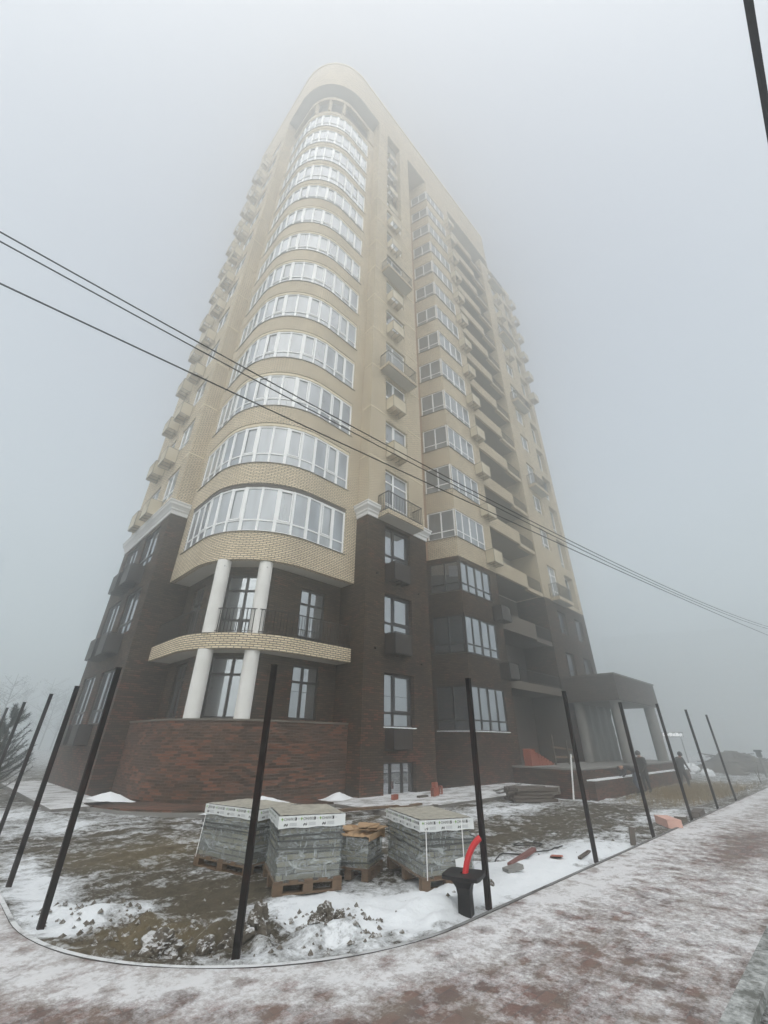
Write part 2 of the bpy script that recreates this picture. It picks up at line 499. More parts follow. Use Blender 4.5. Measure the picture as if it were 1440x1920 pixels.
def apron_mat():
    m, n, p, o = nodes_of('snowy_concrete')
    co, uv = coords(n)
    geo = N(n, 'NewGeometry'); sp = N(n, 'SeparateXYZ'); n.links.new(geo.outputs['Normal'], sp.inputs[0])
    f = tex_noise(n, mapping(n, co, (0.7, 1.4, 1)), 1.6, 6, 0.65)
    g = tex_noise(n, co, 14, 6, 0.7)
    v = mathn(n, 'ADD', f, mathn(n, 'MULTIPLY', mathn(n, 'SUBTRACT', g, 0.5), 0.35))
    sn = mathn(n, 'MULTIPLY', ramp(n, v, [(0.36, 0.15), (0.55, 0.9)]), ramp(n, sp.outputs[2], [(0.4, 0), (0.8, 1)]))
    c = mix(n, sn, mix(n, g, (0.10, 0.09, 0.08), (0.20, 0.185, 0.17)), (0.74, 0.75, 0.77))
    n.links.new(c, p.inputs['Base Color'])
    p.inputs['Roughness'].default_value = 0.9
    bump(n, p, mathn(n, 'ADD', sn, g), 0.5, 0.02)
    return m
APRON = apron_mat()

# ------------------------------------------------------------------ ground, pavement, kerb
def sdf_site(x, y):
    """negative inside the fenced building site, zero along the kerb"""
    cx, cy, r = -6.42, -5.47, 3.2
    qx, qy = cx - x, cy - y
    return math.hypot(max(qx, 0), max(qy, 0)) + min(max(qx, qy), 0) - r
def ss(a, b, x):
    t = max(0.0, min(1.0, (x - a) / (b - a)))
    return t * t * (3 - 2 * t)
def nz(x, y, s, k=0.0):
    return noise.noise(Vector((x * s, y * s, k)))
SNOWB = [(-8.3, -7.3, 0.6, 0.35, -0.45), (-7.25, -7.7, 0.25, 0.2, -0.4), (-7.1, -7.1, 1.0, 0.5, 0.75), (-6.3, -8.0, 1.5, 0.55, 0.85), (-8.75, -5.75, 0.9, 0.45, 0.6), (-4.3, -8.0, 1.7, 0.75, 0.85), (-1.8, -8.2, 1.8, 0.5, 0.7), (-9.25, -4.6, 0.35, 2.2, 0.75),
         (-6.6, -4.6, 0.8, 0.9, 0.35), (-8.0, 0.8, 1.2, 0.8, 0.5), (1.5, -4.3, 3.2, 0.7, 0.45), (-9.0, 3.5, 2, 1.5, 0.5), (4.5, -7.9, 2.5, 0.5, 0.4), (9, -3.8, 2.2, 0.8, 0.5),
         (-7.9, -5.85, 0.75, 0.8, -0.45), (-7.6, -3.2, 1.5, 1.0, -0.16), (-0.3, -6.3, 2.8, 0.8, -0.18), (-9.1, -6.6, 0.5, 0.5, -0.5), (-8.7, -2.6, 0.9, 1.2, -0.05), (-7.0, -6.2, 0.55, 0.3, -0.2), (5.0, -6.3, 2.5, 0.9, -0.12)]
TANB = [(-7.3, -2.9, 1.7, 1.1, 0.55), (-9.0, -6.55, 0.6, 0.5, 0.6), (-8.4, -6.9, 0.4, 0.4, 0.35), (13.5, -6.0, 3.5, 1.6, 1.0), (20, -6.0, 6, 2.5, 0.8)]
def blobs(x, y, L):
    t = 0.0
    for cx, cy, rx, ry, a in L:
        d = ((x - cx) / rx) ** 2 + ((y - cy) / ry) ** 2
        if d < 6: t += a * math.exp(-d)
    return t
def site_z(x, y):
    d = sdf_site(x, y)
    if d > 0.0:
        return -0.07 - 0.03 * ss(2.2, 2.5, d)
    k = ss(0.0, 0.5, -d)
    dr = -0.42 * ss(4.5, 10.5, x) * ss(-8.6, -6.6, y) * (1 - 0.5 * ss(25, 60, x))
    r = math.hypot(x - CAM.x, y - CAM.y)
    near = 1.0 - ss(25, 60, r)
    z = -0.012 - 0.048 * max(ss(0.0, 0.5, -d), ss(-7.5, -5.5, x) * 0.8) + dr
    z += k * near * (0.055 * nz(x, y, 0.9, 1.3) + 0.03 * nz(x, y, 2.6, 4.1) + 0.018 * nz(x, y, 7.0, 2.2) + 0.010 * nz(x, y, 17.0, 7.7))
    z += k * 0.05 * blobs(x, y, SNOWB)
    # clods thrown up along the inside of the kerb
    c = math.exp(-((d + 0.55) / 0.45) ** 2) * ss(-4.0, -6.8, y) * ss(-4.6, -6.6, x)
    z += c * max(0.0, nz(x, y, 3.2, 9.0) + 0.15) * 0.20
    z += (1 - near) * 0.8 * (nz(x, y, 0.03, 3.0) + 0.2)
    return z
def polar_ground():
    fr, bk = 330, 60
    base = math.atan2(cf.y, cf.x)
    ang = [base + R(-62) + R(124) * i / fr for i in range(fr)] + [base + R(62) + R(236) * i / bk for i in range(bk)]
    rad = [0.4]
    while rad[-1] < 700:
        rad.append(rad[-1] * (1.0125 if rad[-1] < 40 else 1.06))
    vs = [(CAM.x, CAM.y, -0.07)]
    sn = [0.4]; tn = [0.0]
    for r in rad:
        for a in ang:
            x, y = CAM.x + r * math.cos(a), CAM.y + r * math.sin(a)
            vs.append((x, y, site_z(x, y)))
            d = sdf_site(x, y)
            s_ = 0.44 + blobs(x, y, SNOWB) + 0.25 * ss(22, 60, r)
            if d > 2.0: s_ = 0.5
            sn.append(s_); tn.append(min(1.0, blobs(x, y, TANB)))
    na = len(ang)
    fs = [(0, 1 + i, 1 + (i + 1) % na) for i in range(na)]
    for j in range(len(rad) - 1):
        a0, a1 = 1 + j * na, 1 + (j + 1) * na
        for i in range(na):
            i2 = (i + 1) % na
            fs.append((a0 + i, a1 + i, a1 + i2, a0 + i2))
    me = bpy.data.meshes.new('ground')
    me.from_pydata(vs, [], fs)
    me.polygons.foreach_set("use_smooth", [True] * len(fs))
    for nm, L in (('snow', sn), ('tan', tn)):
        at = me.attributes.new(nm, 'FLOAT', 'POINT')
        at.data.foreach_set('value', L)
    me.materials.append(GROUND)
    o = link('ground', me)
    tag(o, kind='structure')
polar_ground()

def grey_kerb_mat():
    m, n, p, o = nodes_of('grey_kerb')
    co, uv = coords(n)
    f = tex_noise(n, co, 3.2, 7, 0.75); g = tex_noise(n, co, 14, 5, 0.7)
    n.links.new(mix(n, ramp(n, mathn(n, 'ADD', f, mathn(n, 'MULTIPLY', mathn(n, 'SUBTRACT', g, 0.5), 0.5)), [(0.40, 0), (0.66, 0.85)]), (0.11, 0.115, 0.105), (0.52, 0.54, 0.54)), p.inputs['Base Color'])
    p.inputs['Roughness'].default_value = 0.9
    bump(n, p, g, 0.5, 0.02)
    return m
def kerb_mat():
    m, n, p, o = nodes_of('dark_kerb')
    co, uv = coords(n)
    geo = N(n, 'NewGeometry'); sp = N(n, 'SeparateXYZ'); n.links.new(geo.outputs['Normal'], sp.inputs[0])
    f = tex_noise(n, co, 2.2, 6, 0.7)
    sn = mathn(n, 'MULTIPLY', ramp(n, f, [(0.32, 0), (0.50, 0.95)]), ramp(n, sp.outputs[2], [(0.4, 0), (0.8, 1)]))
    px_ = N(n, 'SeparateXYZ'); n.links.new(co, px_.inputs[0])      # swept clean along the street, snowed over round the corner
    mr = N(n, 'MapRange'); mr.inputs['From Min'].default_value = -8.2; mr.inputs['From Max'].default_value = -6.2; mr.inputs['To Min'].default_value = 1.0; mr.inputs['To Max'].default_value = 0.2
    n.links.new(px_.outputs[0], mr.inputs['Value'])
    sn = mathn(n, 'MULTIPLY', sn, mr.outputs[0])
    n.links.new(mix(n, sn, (0.045, 0.042, 0.038), (0.62, 0.63, 0.64)), p.inputs['Base Color'])
    p.inputs['Roughness'].default_value = 0.9
    return m
KR, KCX, KCY = 3.2, -6.42, -5.47
def kerb_path(off):
    """line parallel to the kerb, off metres outwards"""
    r = KR + off
    p = [(KCX - r, 60.0), (KCX - r, 20.0), (KCX - r, 6.0), (KCX - r, KCY)]
    p += [(KCX - r * math.cos(R(90) * i / 24), KCY - r * math.sin(R(90) * i / 24)) for i in range(1, 25)]
    p += [(0.0, KCY - r), (8.0, KCY - r), (20.0, KCY - r), (40.0, KCY - r), (70.0, KCY - r)]
    return p
def pavement():
    bm_v = []; fs = []; sn = []
    offs = [0.0455 + 0.0908 * i for i in range(26)]
    path = kerb_path(0.0)
    # resample the path finely
    pts = []
    for a, b in zip(path[:-1], path[1:]):
        l = math.hypot(b[0] - a[0], b[1] - a[1]); k = max(1, int(l / 0.35))
        pts += [(a[0] + (b[0] - a[0]) * i / k, a[1] + (b[1] - a[1]) * i / k) for i in range(k)]
    pts.append(path[-1])
    n = len(pts)
    for o_ in offs:
        for i, (x, y) in enumerate(pts):
            if x >= KCX: nx, ny = 0, -1
            elif y >= KCY: nx, ny = -1, 0
            else:
                l = math.hypot(x - KCX, y - KCY); nx, ny = (x - KCX) / l, (y - KCY) / l
            X, Y = x + nx * o_, y + ny * o_
            bm_v.append((X, Y, 0.004 * nz(X, Y, 1.2, 5) - 0.005))
            s_ = 0.42 + 0.42 * math.exp(-((o_ - 0.35) / 0.33) ** 2)
            s_ += 0.16 * ss(-7.5, -4.0, X) - 0.32 * ss(-5.2, -8.6, X) * ss(0.45, 1.1, o_)
            s_ -= 0.75 * math.exp(-((X - 0.6) / 1.9) ** 2 - ((Y + 10.05) / 0.42) ** 2)
            sn.append(s_)
    for j in range(len(offs) - 1):
        for i in range(n - 1):
            fs.append((j * n + i, (j + 1) * n + i, (j + 1) * n + i + 1, j * n + i + 1))
    # the paved crossing that carries on round the corner, up to where the photographer stands
    base = len(bm_v)
    o_ = offs[-1]
    g = 60
    me = bpy.data.meshes.new('pavement')
    me.from_pydata(bm_v, [], fs)
    at = me.attributes.new('snow', 'FLOAT', 'POINT'); at.data.foreach_set('value', sn)
    me.polygons.foreach_set("use_smooth", [True] * len(fs))
    me.materials.append(PAVER)
    tag(link('pavement', me), kind='structure')
    # corner crossing as a second sheet, 4 mm lower where the two overlap
    vs = []; f2 = []; s2 = []
    nx_, ny_ = 70, 70
    x0, x1, y0, y1 = -16.5, -6.9, -16.5, -3.0
    for j in range(ny_ + 1):
        for i in range(nx_ + 1):
            X, Y = x0 + (x1 - x0) * i / nx_, y0 + (y1 - y0) * j / ny_
            vs.append((X, Y, -0.022))
            s2.append(0.22 + 0.12 * nz(X, Y, 0.5, 2))
    for j in range(ny_):
        for i in range(nx_):
            X, Y = x0 + (x1 - x0) * (i + .5) / nx_, y0 + (y1 - y0) * (j + .5) / ny_
            if sdf_site(X, Y) > 0.4:
                a = j * (nx_ + 1) + i
                f2.append((a, a + 1, a + nx_ + 2, a + nx_ + 1))
    me = bpy.data.meshes.new('crossing')
    me.from_pydata(vs, [], f2)
    at = me.attributes.new('snow', 'FLOAT', 'POINT'); at.data.foreach_set('value', s2)
    me.materials.append(PAVER)
    tag(link('pavement', me), kind='structure')
pavement()

def strip(path, o0, o1, z0, z1, mb, off=0):
    """kerb section swept along the kerb line"""
    A_ = kerb_path(o0); B_ = kerb_path(o1)
    t = 0
    for i in range(len(A_) - 1):
        a, b, c, d = A_[i], A_[i + 1], B_[i + 1], B_[i]
        l = math.hypot(b[0] - a[0], b[1] - a[1])
        mb.face([(*a, z1), (*d, z1), (*c, z1), (*b, z1)])
        mb.face([(*a, z0), (*a, z1), (*b, z1), (*b, z0)])
        mb.face([(*d, z1), (*d, z0), (*c, z0), (*c, z1)])
k = MB(); strip(None, 0.0, 0.045, -0.2, 0.002, k)
tag(k.build('kerb', kerb_mat()), kind='structure')
k = MB()
for a, b in (((-6.9, -10.98), (12, -10.98)), ((12, -10.98), (70, -10.98))):
    k.bar((a[0], a[1], 0.0), (b[0], b[1], 0.0), 0.15, 0.06)
tag(k.build('kerb', grey_kerb_mat()), kind='structure')

# ------------------------------------------------------------------ the tower
T = empty('apartment_tower', (0, 0, 0), 0, 'tall curved-corner apartment tower, dark brown brick base under pale brick floors fading into fog', 'apartment tower')
FH = 3.3
ZT = 10.87      # where the pale brick starts
ZB = -0.7
CROWN0, CROWN1 = 55.6, 61.2
LX = -6.4       # plane of the side front
VE = 13.3       # end of the side front

def wall(mb, P, Q, z0, z1, holes=(), depth=0.22, s0=0.0):
    """brick wall from P to Q (outside on the right of travel) with openings (s0,s1,z0,z1) and their reveals"""
    d = Vector((Q[0] - P[0], Q[1] - P[1])); L = d.length; d.normalize()
    nrm = Vector((d.y, -d.x))
    xs = sorted({0.0, L, *[v for h in holes for v in h[:2] if 0 < v < L]})
    def pt(s_, z, dp=0.0):
        return (P[0] + d.x * s_ - nrm.x * dp, P[1] + d.y * s_ - nrm.y * dp, z)
    for a, b in zip(xs[:-1], xs[1:]):
        zs = [z0]
        for h in sorted([h for h in holes if h[0] < b - 1e-6 and h[1] > a + 1e-6], key=lambda h: h[2]):
            zs += [h[2], h[3]]
        zs.append(z1)
        for k_ in range(0, len(zs), 2):
            if zs[k_ + 1] - zs[k_] > 1e-4:
                mb.face([pt(a, zs[k_]), pt(b, zs[k_]), pt(b, zs[k_ + 1]), pt(a, zs[k_ + 1])],
                        [(s0 + a, zs[k_]), (s0 + b, zs[k_]), (s0 + b, zs[k_ + 1]), (s0 + a, zs[k_ + 1])])
    for h in holes:
        a, b, c, e = h[:4]; dp = h[4] if len(h) > 4 else depth
        mb.face([pt(a, c), pt(a, e), pt(a, e, dp), pt(a, c, dp)], [(s0 + a, c), (s0 + a, e), (s0 + a + dp, e), (s0 + a + dp, c)])
        mb.face([pt(b, e), pt(b, c), pt(b, c, dp), pt(b, e, dp)], [(s0 + b, e), (s0 + b, c), (s0 + b + dp, c), (s0 + b + dp, e)])
        mb.face([pt(a, c), pt(a, c, dp), pt(b, c, dp), pt(b, c)])
        mb.face([pt(a, e, dp), pt(a, e), pt(b, e), pt(b, e, dp)])

def curved(mb, pts, z0, z1, s0=0.0, flip=False):
    t = s0
    old = mb.smooth; mb.smooth = True
    for a, b in zip(pts[:-1], pts[1:]):
        l = math.hypot(b[0] - a[0], b[1] - a[1])
        q = [(a[0], a[1], z0), (b[0], b[1], z0), (b[0], b[1], z1), (a[0], a[1], z1)]
        u_ = [(t, z0), (t + l, z0), (t + l, z1), (t, z1)]
        if flip: q.reverse(); u_.reverse()
        mb.face(q, u_)
        t += l
    mb.smooth = old

def bay_curve(off=0.0, n=28, e0=6.4, e1=0.0):
    """plan of the rounded corner bay (outside on the right of travel), grown outwards by off"""
    cx, cy, r = -2.5, 3.9, 3.15 + off
    p = [(cx - r, e0)]
    p += [(cx - r * math.cos(R(90) * i / n), cy - r * math.sin(R(90) * i / n)) for i in range(n + 1)]
    p.append((e1, cy - r))
    return p
def crown_curve(off=0.0, n=28, x1=19.2):
    cx, cy, r = LX + 4.2, 4.2, 4.2 + off
    p = [(cx - r, VE)]
    p += [(cx - r * math.cos(R(90) * i / n), cy - r * math.sin(R(90) * i / n)) for i in range(n + 1)]
    p.append((x1, cy - r))
    return p
def band(mb, outer, inner, z0, z1):
    """ring between two plan lines: outer face, top and underside"""
    curved(mb, outer, z0, z1)
    for (a, b, c, d) in zip(outer[:-1], outer[1:], inner[1:], inner[:-1]):
        mb.face([(*a, z1), (*b, z1), (*c, z1), (*d, z1)])
        mb.face([(*d, z0), (*c, z0), (*b, z0), (*a, z0)])
    for a, b in ((outer[0], inner[0]), (outer[-1], inner[-1])):
        mb.face([(*a, z0), (*a, z1), (*b, z1), (*b, z0)])

# --- window meshes (x along the wall, -y outwards, z up)
def window_meshes(key, w_, h_, cols, trans, frame, glass, fw=0.06, sash=()):
    """cols: column edges 0..1; trans: transom heights in m"""
    f = MB(); g = MB()
    f.box(0, w_, -0.03, 0.05, 0, fw); f.box(0, w_, -0.03, 0.05, h_ - fw, h_)
    f.box(0, fw, -0.03, 0.05, fw, h_ - fw); f.box(w_ - fw, w_, -0.03, 0.05, fw, h_ - fw)
    xs = [0.0] + [w_ * c for c in cols] + [w_]
    for c in cols:
        f.box(w_ * c - 0.045, w_ * c + 0.045, -0.032, 0.05, fw, h_ - fw)
    for t in trans:
        for a, b in zip(xs[:-1], xs[1:]):
            f.box(a + 0.045, b - 0.045, -0.028, 0.045, t - 0.04, t + 0.04)
    for k_ in sash:
        a, b = xs[k_] + 0.05, xs[k_ + 1] - 0.05
        z0, z1 = (trans[0] + 0.05 if trans else fw), h_ - fw
        f.box(a, a + 0.05, -0.045, -0.031, z0, z1); f.box(b - 0.05, b, -0.045, -0.031, z0, z1)
        f.box(a + 0.05, b - 0.05, -0.045, -0.031, z0, z0 + 0.05); f.box(a + 0.05, b - 0.05, -0.045, -0.031, z1 - 0.05, z1)
    zs = [fw] + list(trans) + [h_ - fw]
    for a, b in zip(xs[:-1], xs[1:]):
        for c, d in zip(zs[:-1], zs[1:]):
            e = random.uniform(-0.004, 0.004)
            g.face([(a, 0.01 + e, c), (b, 0.01 - e, c), (b, 0.01 - e, d), (a, 0.01 + e, d)])
    return f.mesh('window', frame), g.mesh('pane', glass)
def place_window(ms, x, y, z, rz, name='window', parent=None):
    o = link(name, ms[0], parent or T, (x, y, z), rz)
    p = link('pane', ms[1], o)
    if ms[1].materials[0] is GLASSL:
        p.material_slots[0].link = 'OBJECT'
        p.material_slots[0].material = random.choice((GLASSL, GLASSL, GLASSL2, GLASSL2, GLASSL3))
    return o

# --- air conditioner basket: perforated sheet on an angle-iron frame, open at the top
def basket_meshes(w_, dp, h_, mat, iron):
    f = MB(); s_ = MB()
    t = 0.03
    for x in (0, w_):
        for y in (-dp, -0.015):
            f.box(x - t / 2, x + t / 2, y - t / 2, y + t / 2, 0, h_)
    for z in (0, h_):
        f.box(t / 2, w_ - t / 2, -dp - t / 2, -dp + t / 2, z - t / 2, z + t / 2)
        for x in (0, w_):
            f.box(x - t / 2, x + t / 2, -dp + t / 2, -0.03, z - t / 2, z + t / 2)
    for k_ in range(1, 3):
        f.box(w_ * k_ / 3 - 0.02, w_ * k_ / 3 + 0.02, -dp + t / 2, -0.01, -t / 2, t / 2)
    s_.box(t / 2, w_ - t / 2, -dp - 0.004, -dp + 0.006, 0.03, h_ - 0.03)
    for x in (0, w_):
        s_.box(x - 0.005, x + 0.005, -dp + t / 2, -0.03, 0.03, h_ - 0.03)
    for k_ in range(5):       # louvre slots stamped in the front sheet
        z = h_ * (0.35 + 0.1 * k_)
        s_.box(w_ * 0.52, w_ * 0.85, -dp - 0.012, -dp - 0.005, z, z + 0.035)
    return f.mesh('basket_frame', iron), s_.mesh('basket_sheet', mat)
def place_basket(ms, x, y, z, rz):
    o = link('air_conditioner_basket', ms[1], T, (x, y, z), rz)
    link('basket_frame', ms[0], o)
    return o
BM_B = basket_meshes(1.0, 0.58, 0.85, BASKB, plain('basket_angle_iron', (0.24, 0.21, 0.16), 0.5))
BM_D = basket_meshes(1.0, 0.58, 0.82, BASKD, IRON)
BM_D1 = basket_meshes(1.0, 0.45, 0.68, BASKD, IRON)

# --- railing (child of its balcony)
def railing(mb, pts, z0, h_, gap=0.11, t=0.018):
    L = 0
    for a, b in zip(pts[:-1], pts[1:]):
        a = Vector((*a, 0)); b = Vector((*b, 0)); l = (b - a).length
        mb.bar(a + Vector((0, 0, z0 + h_)), b + Vector((0, 0, z0 + h_)), 0.04, 0.03)
        mb.bar(a + Vector((0, 0, z0 + 0.08)), b + Vector((0, 0, z0 + 0.08)), 0.025, 0.02)
        k_ = max(1, round(l / gap))
        for i in range(k_ + 1):
            p = a.lerp(b, i / k_)
            mb.bar(p + Vector((0, 0, z0)), p + Vector((0, 0, z0 + h_)), t * (1.6 if i in (0, k_) else 1), t, (1, 0, 0))

NF = 13
floors = range(NF)
# ---------- side front (x = LX), travelled from the far end to the corner
def LF(v): return VE - v          # distance along the wall
mb = MB(); holes = []
for z0, z1 in ((2.15, 4.15), (5.6, 7.55), (8.7, 10.55)):
    holes += [(LF(9.55), LF(7.45), z0, z1), (LF(12.6), LF(10.45), z0, z1)]
wall(mb, (LX, VE), (LX, 6.4), ZB, ZT, holes, 0.2)
wall(mb, (LX, 6.4), (-4.8, 6.4), ZB, ZT, s0=VE - 6.4)
mb.build('dark_brick_wall', BROWN, T)
wm = window_meshes('b', 2.1, 1.95, (0.5,), (0.5,), DFRAME, GLASSD)
for z0, z1 in ((2.15, 4.15), (5.6, 7.55), (8.7, 10.55)):
    wmm = window_meshes('b', 2.1, z1 - z0, (0.5,), (0.5,), DFRAME, GLASSD)
    for v in (9.55, 12.55):
        place_window(wmm, LX + 0.11, v, z0, R(-90))
holes = []; W2 = []
for k_ in floors:
    z = ZT + FH * k_
    for a, b in ((9.05, 7.25), (11.75, 9.95)):
        holes.append((LF(a), LF(b), z + 1.25, z + 3.0)); W2.append((a, z + 1.25))
mb = MB()
wall(mb, (LX, VE), (LX, 6.4), ZT, CROWN0, holes, 0.2)
wall(mb, (LX, 6.4), (-4.8, 6.4), ZT, CROWN0, s0=VE - 6.4)
mb.build('pale_brick_wall', BEIGE, T)
wm18 = window_meshes('w', 1.8, 1.75, (0.42,), (0.45,), WFRAME, GLASSL)
for a, z in W2:
    place_window(wm18, LX + 0.10, a, z, R(-90))
for k_ in floors:
    z = ZT + FH * k_
    place_basket(BM_B, LX, 9.5, z + 0.5, R(-90))
    place_basket(BM_B, LX, 11.35, z + 0.5, R(-90))
for z in (7.75, 4.7):
    place_basket(BM_D, LX, 9.0, z, R(-90)); place_basket(BM_D, LX, 10.7, z, R(-90))
place_basket(BM_D1, LX, 9.3, 1.45, R(-90)); place_basket(BM_D1, LX, 11.0, 1.45, R(-90))

# ---------- flat street section (y = 0, x 0..4.1) with its returns
P2W = [(1.13, 2.87, -0.15, 1.0), (1.13, 2.87, 2.12, 4.05), (1.13, 2.87, 5.57, 7.3), (1.13, 2.87, 8.7, 10.6)]
mb = MB()
wall(mb, (0, 1.7), (0, 0), ZB, ZT)
wall(mb, (0, 0), (4.1, 0), ZB, ZT, P2W, 0.24, s0=1.7)
wall(mb, (4.1, 0), (4.1, 1.95), ZB, ZT, s0=5.8)
mb.build('dark_brick_wall', BROWN, T)
holes = []
for k_ in range(9):
    z = ZT + FH * k_
    holes.append((1.13, 2.87, z + (0.25 if k_ % 3 == 0 else 1.25), z + 3.0))
holes.append((1.13, 2.87, 40.9, 55.2, 0.55))
mb = MB()
wall(mb, (0, 1.7), (0, 0), ZT, CROWN0)
wall(mb, (0, 0), (4.1, 0), ZT, CROWN0, holes, 0.2, s0=1.7)
wall(mb, (4.1, 0), (4.1, 1.95), ZT, CROWN0, s0=5.8)
holes = []
for k_ in range(9, NF):
    z = ZT + FH * k_
    holes.append((0.0, 1.74, z + 1.25, z + 3.0))
mb.build('pale_brick_wall', BEIGE, T)
mb = MB(); wall(mb, (1.13, 0.55), (2.87, 0.55), 40.9, 55.2, holes, 0.15)
mb.build('recess_wall', plain('grey_brown_render', (0.15, 0.135, 0.115), 0.9, var=0.15), T)
place_window(window_meshes('d', 1.74, 1.15, (0.3, 0.66), (), DFRAME, GLASSD), 1.13, 0.2, -0.15, 0)
for z0, z1 in ((2.12, 4.05), (5.57, 7.3), (8.7, 10.6)):
    place_window(window_meshes('p', 1.74, z1 - z0, (0.38,), (0.5,), DFRAME, GLASSD, sash=(1,)), 1.13, 0.2, z0, 0)
w174 = window_meshes('w', 1.74, 1.75, (0.4,), (0.45,), WFRAME, GLASSL, sash=(1,))
d174 = window_meshes('w', 1.74, 2.75, (0.4,), (0.75, 2.1), WFRAME, GLASSL, sash=(0,))
for k_ in floors:
    z = ZT + FH * k_
    dr = k_ % 3 == 0 and k_ < 9
    place_window(d174 if dr else w174, 1.13, 0.16 if k_ < 9 else 0.67, z + (0.25 if dr else 1.25), 0)
    if k_ >= 9:
        place_basket(BM_B, 1.45, 0.56, z + 0.4, 0)
    elif not dr:
        place_basket(BM_B, 1.17, 0, z + 0.42, 0)
for z in (7.8, 4.72): place_basket(BM_D, 1.17, 0, z, 0)
place_basket(BM_D1, 1.2, 0, 1.38, 0)
mb = MB(); mb.box(1.10, 2.90, -0.07, 0.16, 2.10, 2.135); mb.build('snowy_sill', SNOW, T)
for x, z in ((0.62, 8.05), (3.35, 7.75), (0.6, 4.9), (3.4, 4.6)):
    mb = MB(); mb.tube([(x, 0.02, z), (x, -0.10, z - 0.01)], 0.045, 10); mb.build('vent_pipe', BLACKP, T)
# french balconies
def balcony(x0, x1, dp, z, th=0.24, rail=1.0, mat=BEIGE, parent=T):
    b = MB()
    b.prism([(x0, -dp), (x1, -dp), (x1, 0.0), (x0, 0.0)], z, z + th)
    o = b.build('balcony', mat, parent)
    s_ = MB()
    s_.box(x0 + 0.06, x1 - 0.06, -dp + 0.06, -0.01, z - 0.03, z - 0.002)
    s_.build('balcony_soffit', SOFFIT, o)
    r_ = MB()
    e = 0.05
    railing(r_, [(x0 + e, -0.02), (x0 + e, -dp + e), (x1 - e, -dp + e), (x1 - e, -0.02)], z + th, rail)
    r_.build('railing', IRON, o)
    return o
for k_ in (0, 3, 6):
    balcony(0.62, 3.12, 0.72, ZT + FH * k_ - 0.08)
# string courses round the two corner piers
e = 0.02
sc1 = MB(); sc1.prism([(-e, 0.74), (-e, -e), (1.1, -e), (1.1, -0.001), (-0.001, -0.001), (-0.001, 0.74)], 0, 0.09); sc1 = sc1.mesh('string_course', STRING)
sc2 = MB(); sc2.box(2.9, 4.1, -e, -0.001, 0, 0.09); sc2 = sc2.mesh('string_course', STRING)
sc3 = MB(); sc3.prism([(LX - e, 7.2), (LX - e, 6.4 - e), (-5.66, 6.4 - e), (-5.66, 6.399), (LX - 0.001, 6.399), (LX - 0.001, 7.2)], 0, 0.09); sc3 = sc3.mesh('string_course', STRING)
for k_ in range(1, NF + 1):
    for me in (sc1, sc2, sc3):
        link('string_course', me, T, (0, 0, ZT + FH * k_ + 0.02))

# ---------- white cornice over the dark base
def cornice(path, closed=False):
    """moulded section swept along a plan line, outside on the right of travel"""
    prof = [(0.0, 10.74), (0.05, 10.74), (0.05, 10.90), (0.10, 10.96), (0.10, 11.02), (0.16, 11.10), (0.22, 11.16), (0.22, 11.26), (0.26, 11.30), (0.26, 11.36), (0.0, 11.42)]
    mbc = MB()
    n = len(path)
    def offs(d):
        out = []
        for i, p in enumerate(path):
            a = path[i - 1] if i else None; b = path[i + 1] if i < n - 1 else None
            nv = []
            for q0, q1 in ((a, p), (p, b)):
                if q0 is None or q1 is None: continue
                e = Vector((q1[0] - q0[0], q1[1] - q0[1])).normalized()
                nv.append(Vector((e.y, -e.x)))
            m_ = nv[0] if len(nv) == 1 else (nv[0] + nv[1]) / (1 + nv[0].dot(nv[1]))
            out.append((p[0] + m_.x * d, p[1] + m_.y * d))
        return out
    rings = [[(x, y, z) for x, y in offs(d)] for d, z in prof]
    for a, b in zip(rings[:-1], rings[1:]):
        for i in range(n - 1):
            mbc.face([a[i], a[i + 1], b[i + 1], b[i]])
    for i in (0, n - 1):
        mbc.face([r_[i] for r_ in (rings if i else rings[::-1])])
    return mbc.build('cornice', CORN, T)
cornice([(LX, VE), (LX, 6.4), (-5.68, 6.4)])
cornice([(0, 0.74), (0, 0), (0.62, 0)])
cornice([(3.12, 0), (4.1, 0), (4.1, 0.6)])

# ---------- rounded corner bay
rec = [(-4.8, 6.4), (-4.8, 3.0), (-3.4, 1.62), (0.0, 1.62)]     # wall behind the columns
mb = MB()
dz = Vector((1.4, -1.38)).length
wall(mb, rec[0], rec[1], 2.1, 7.7, [(0.85, 1.85, 2.3, 4.2), (0.85, 1.85, 4.9, 7.25)], 0.15)
wall(mb, rec[1], rec[2], 2.1, 7.7, [(0.2, 1.76, 2.25, 4.25), (0.2, 1.76, 4.9, 7.3)], 0.15, s0=3.4)
wall(mb, rec[2], rec[3], 2.1, 7.7, [(1.36, 2.58, 2.3, 4.15), (1.36, 2.58, 4.9, 7.12)], 0.15, s0=5.4)
mb.build('dark_brick_wall', BROWN, T)
a45 = math.atan2(rec[2][1] - rec[1][1], rec[2][0] - rec[1][0])
for z0, z1 in ((2.25, 4.25), (4.9, 7.3)):
    m_ = window_meshes('c', 1.56, z1 - z0, (0.5,), ((z1 - z0) * (0.72 if z0 < 3 else 0.27), (z1 - z0) * 0.74) if z0 > 3 else ((z1 - z0) * 0.70,), DFRAME, GLASSD, fw=0.09)
    e = Vector((rec[2][0] - rec[1][0], rec[2][1] - rec[1][1])).normalized()
    place_window(m_, rec[1][0] + e.x * 0.2 - e.y * 0.12 * -1 * -1 + 0, rec[1][1] + e.y * 0.2 + e.x * 0.12, z0, a45)
for z0, z1 in ((2.3, 4.15), (4.9, 7.12)):
    m_ = window_meshes('c', 1.22, z1 - z0, (0.42,), ((z1 - z0) * 0.68,) if z0 < 3 else (0.3, (z1 - z0) * 0.72), DFRAME, GLASSD, fw=0.08)
    place_window(m_, -2.04, 1.74, z0, 0)
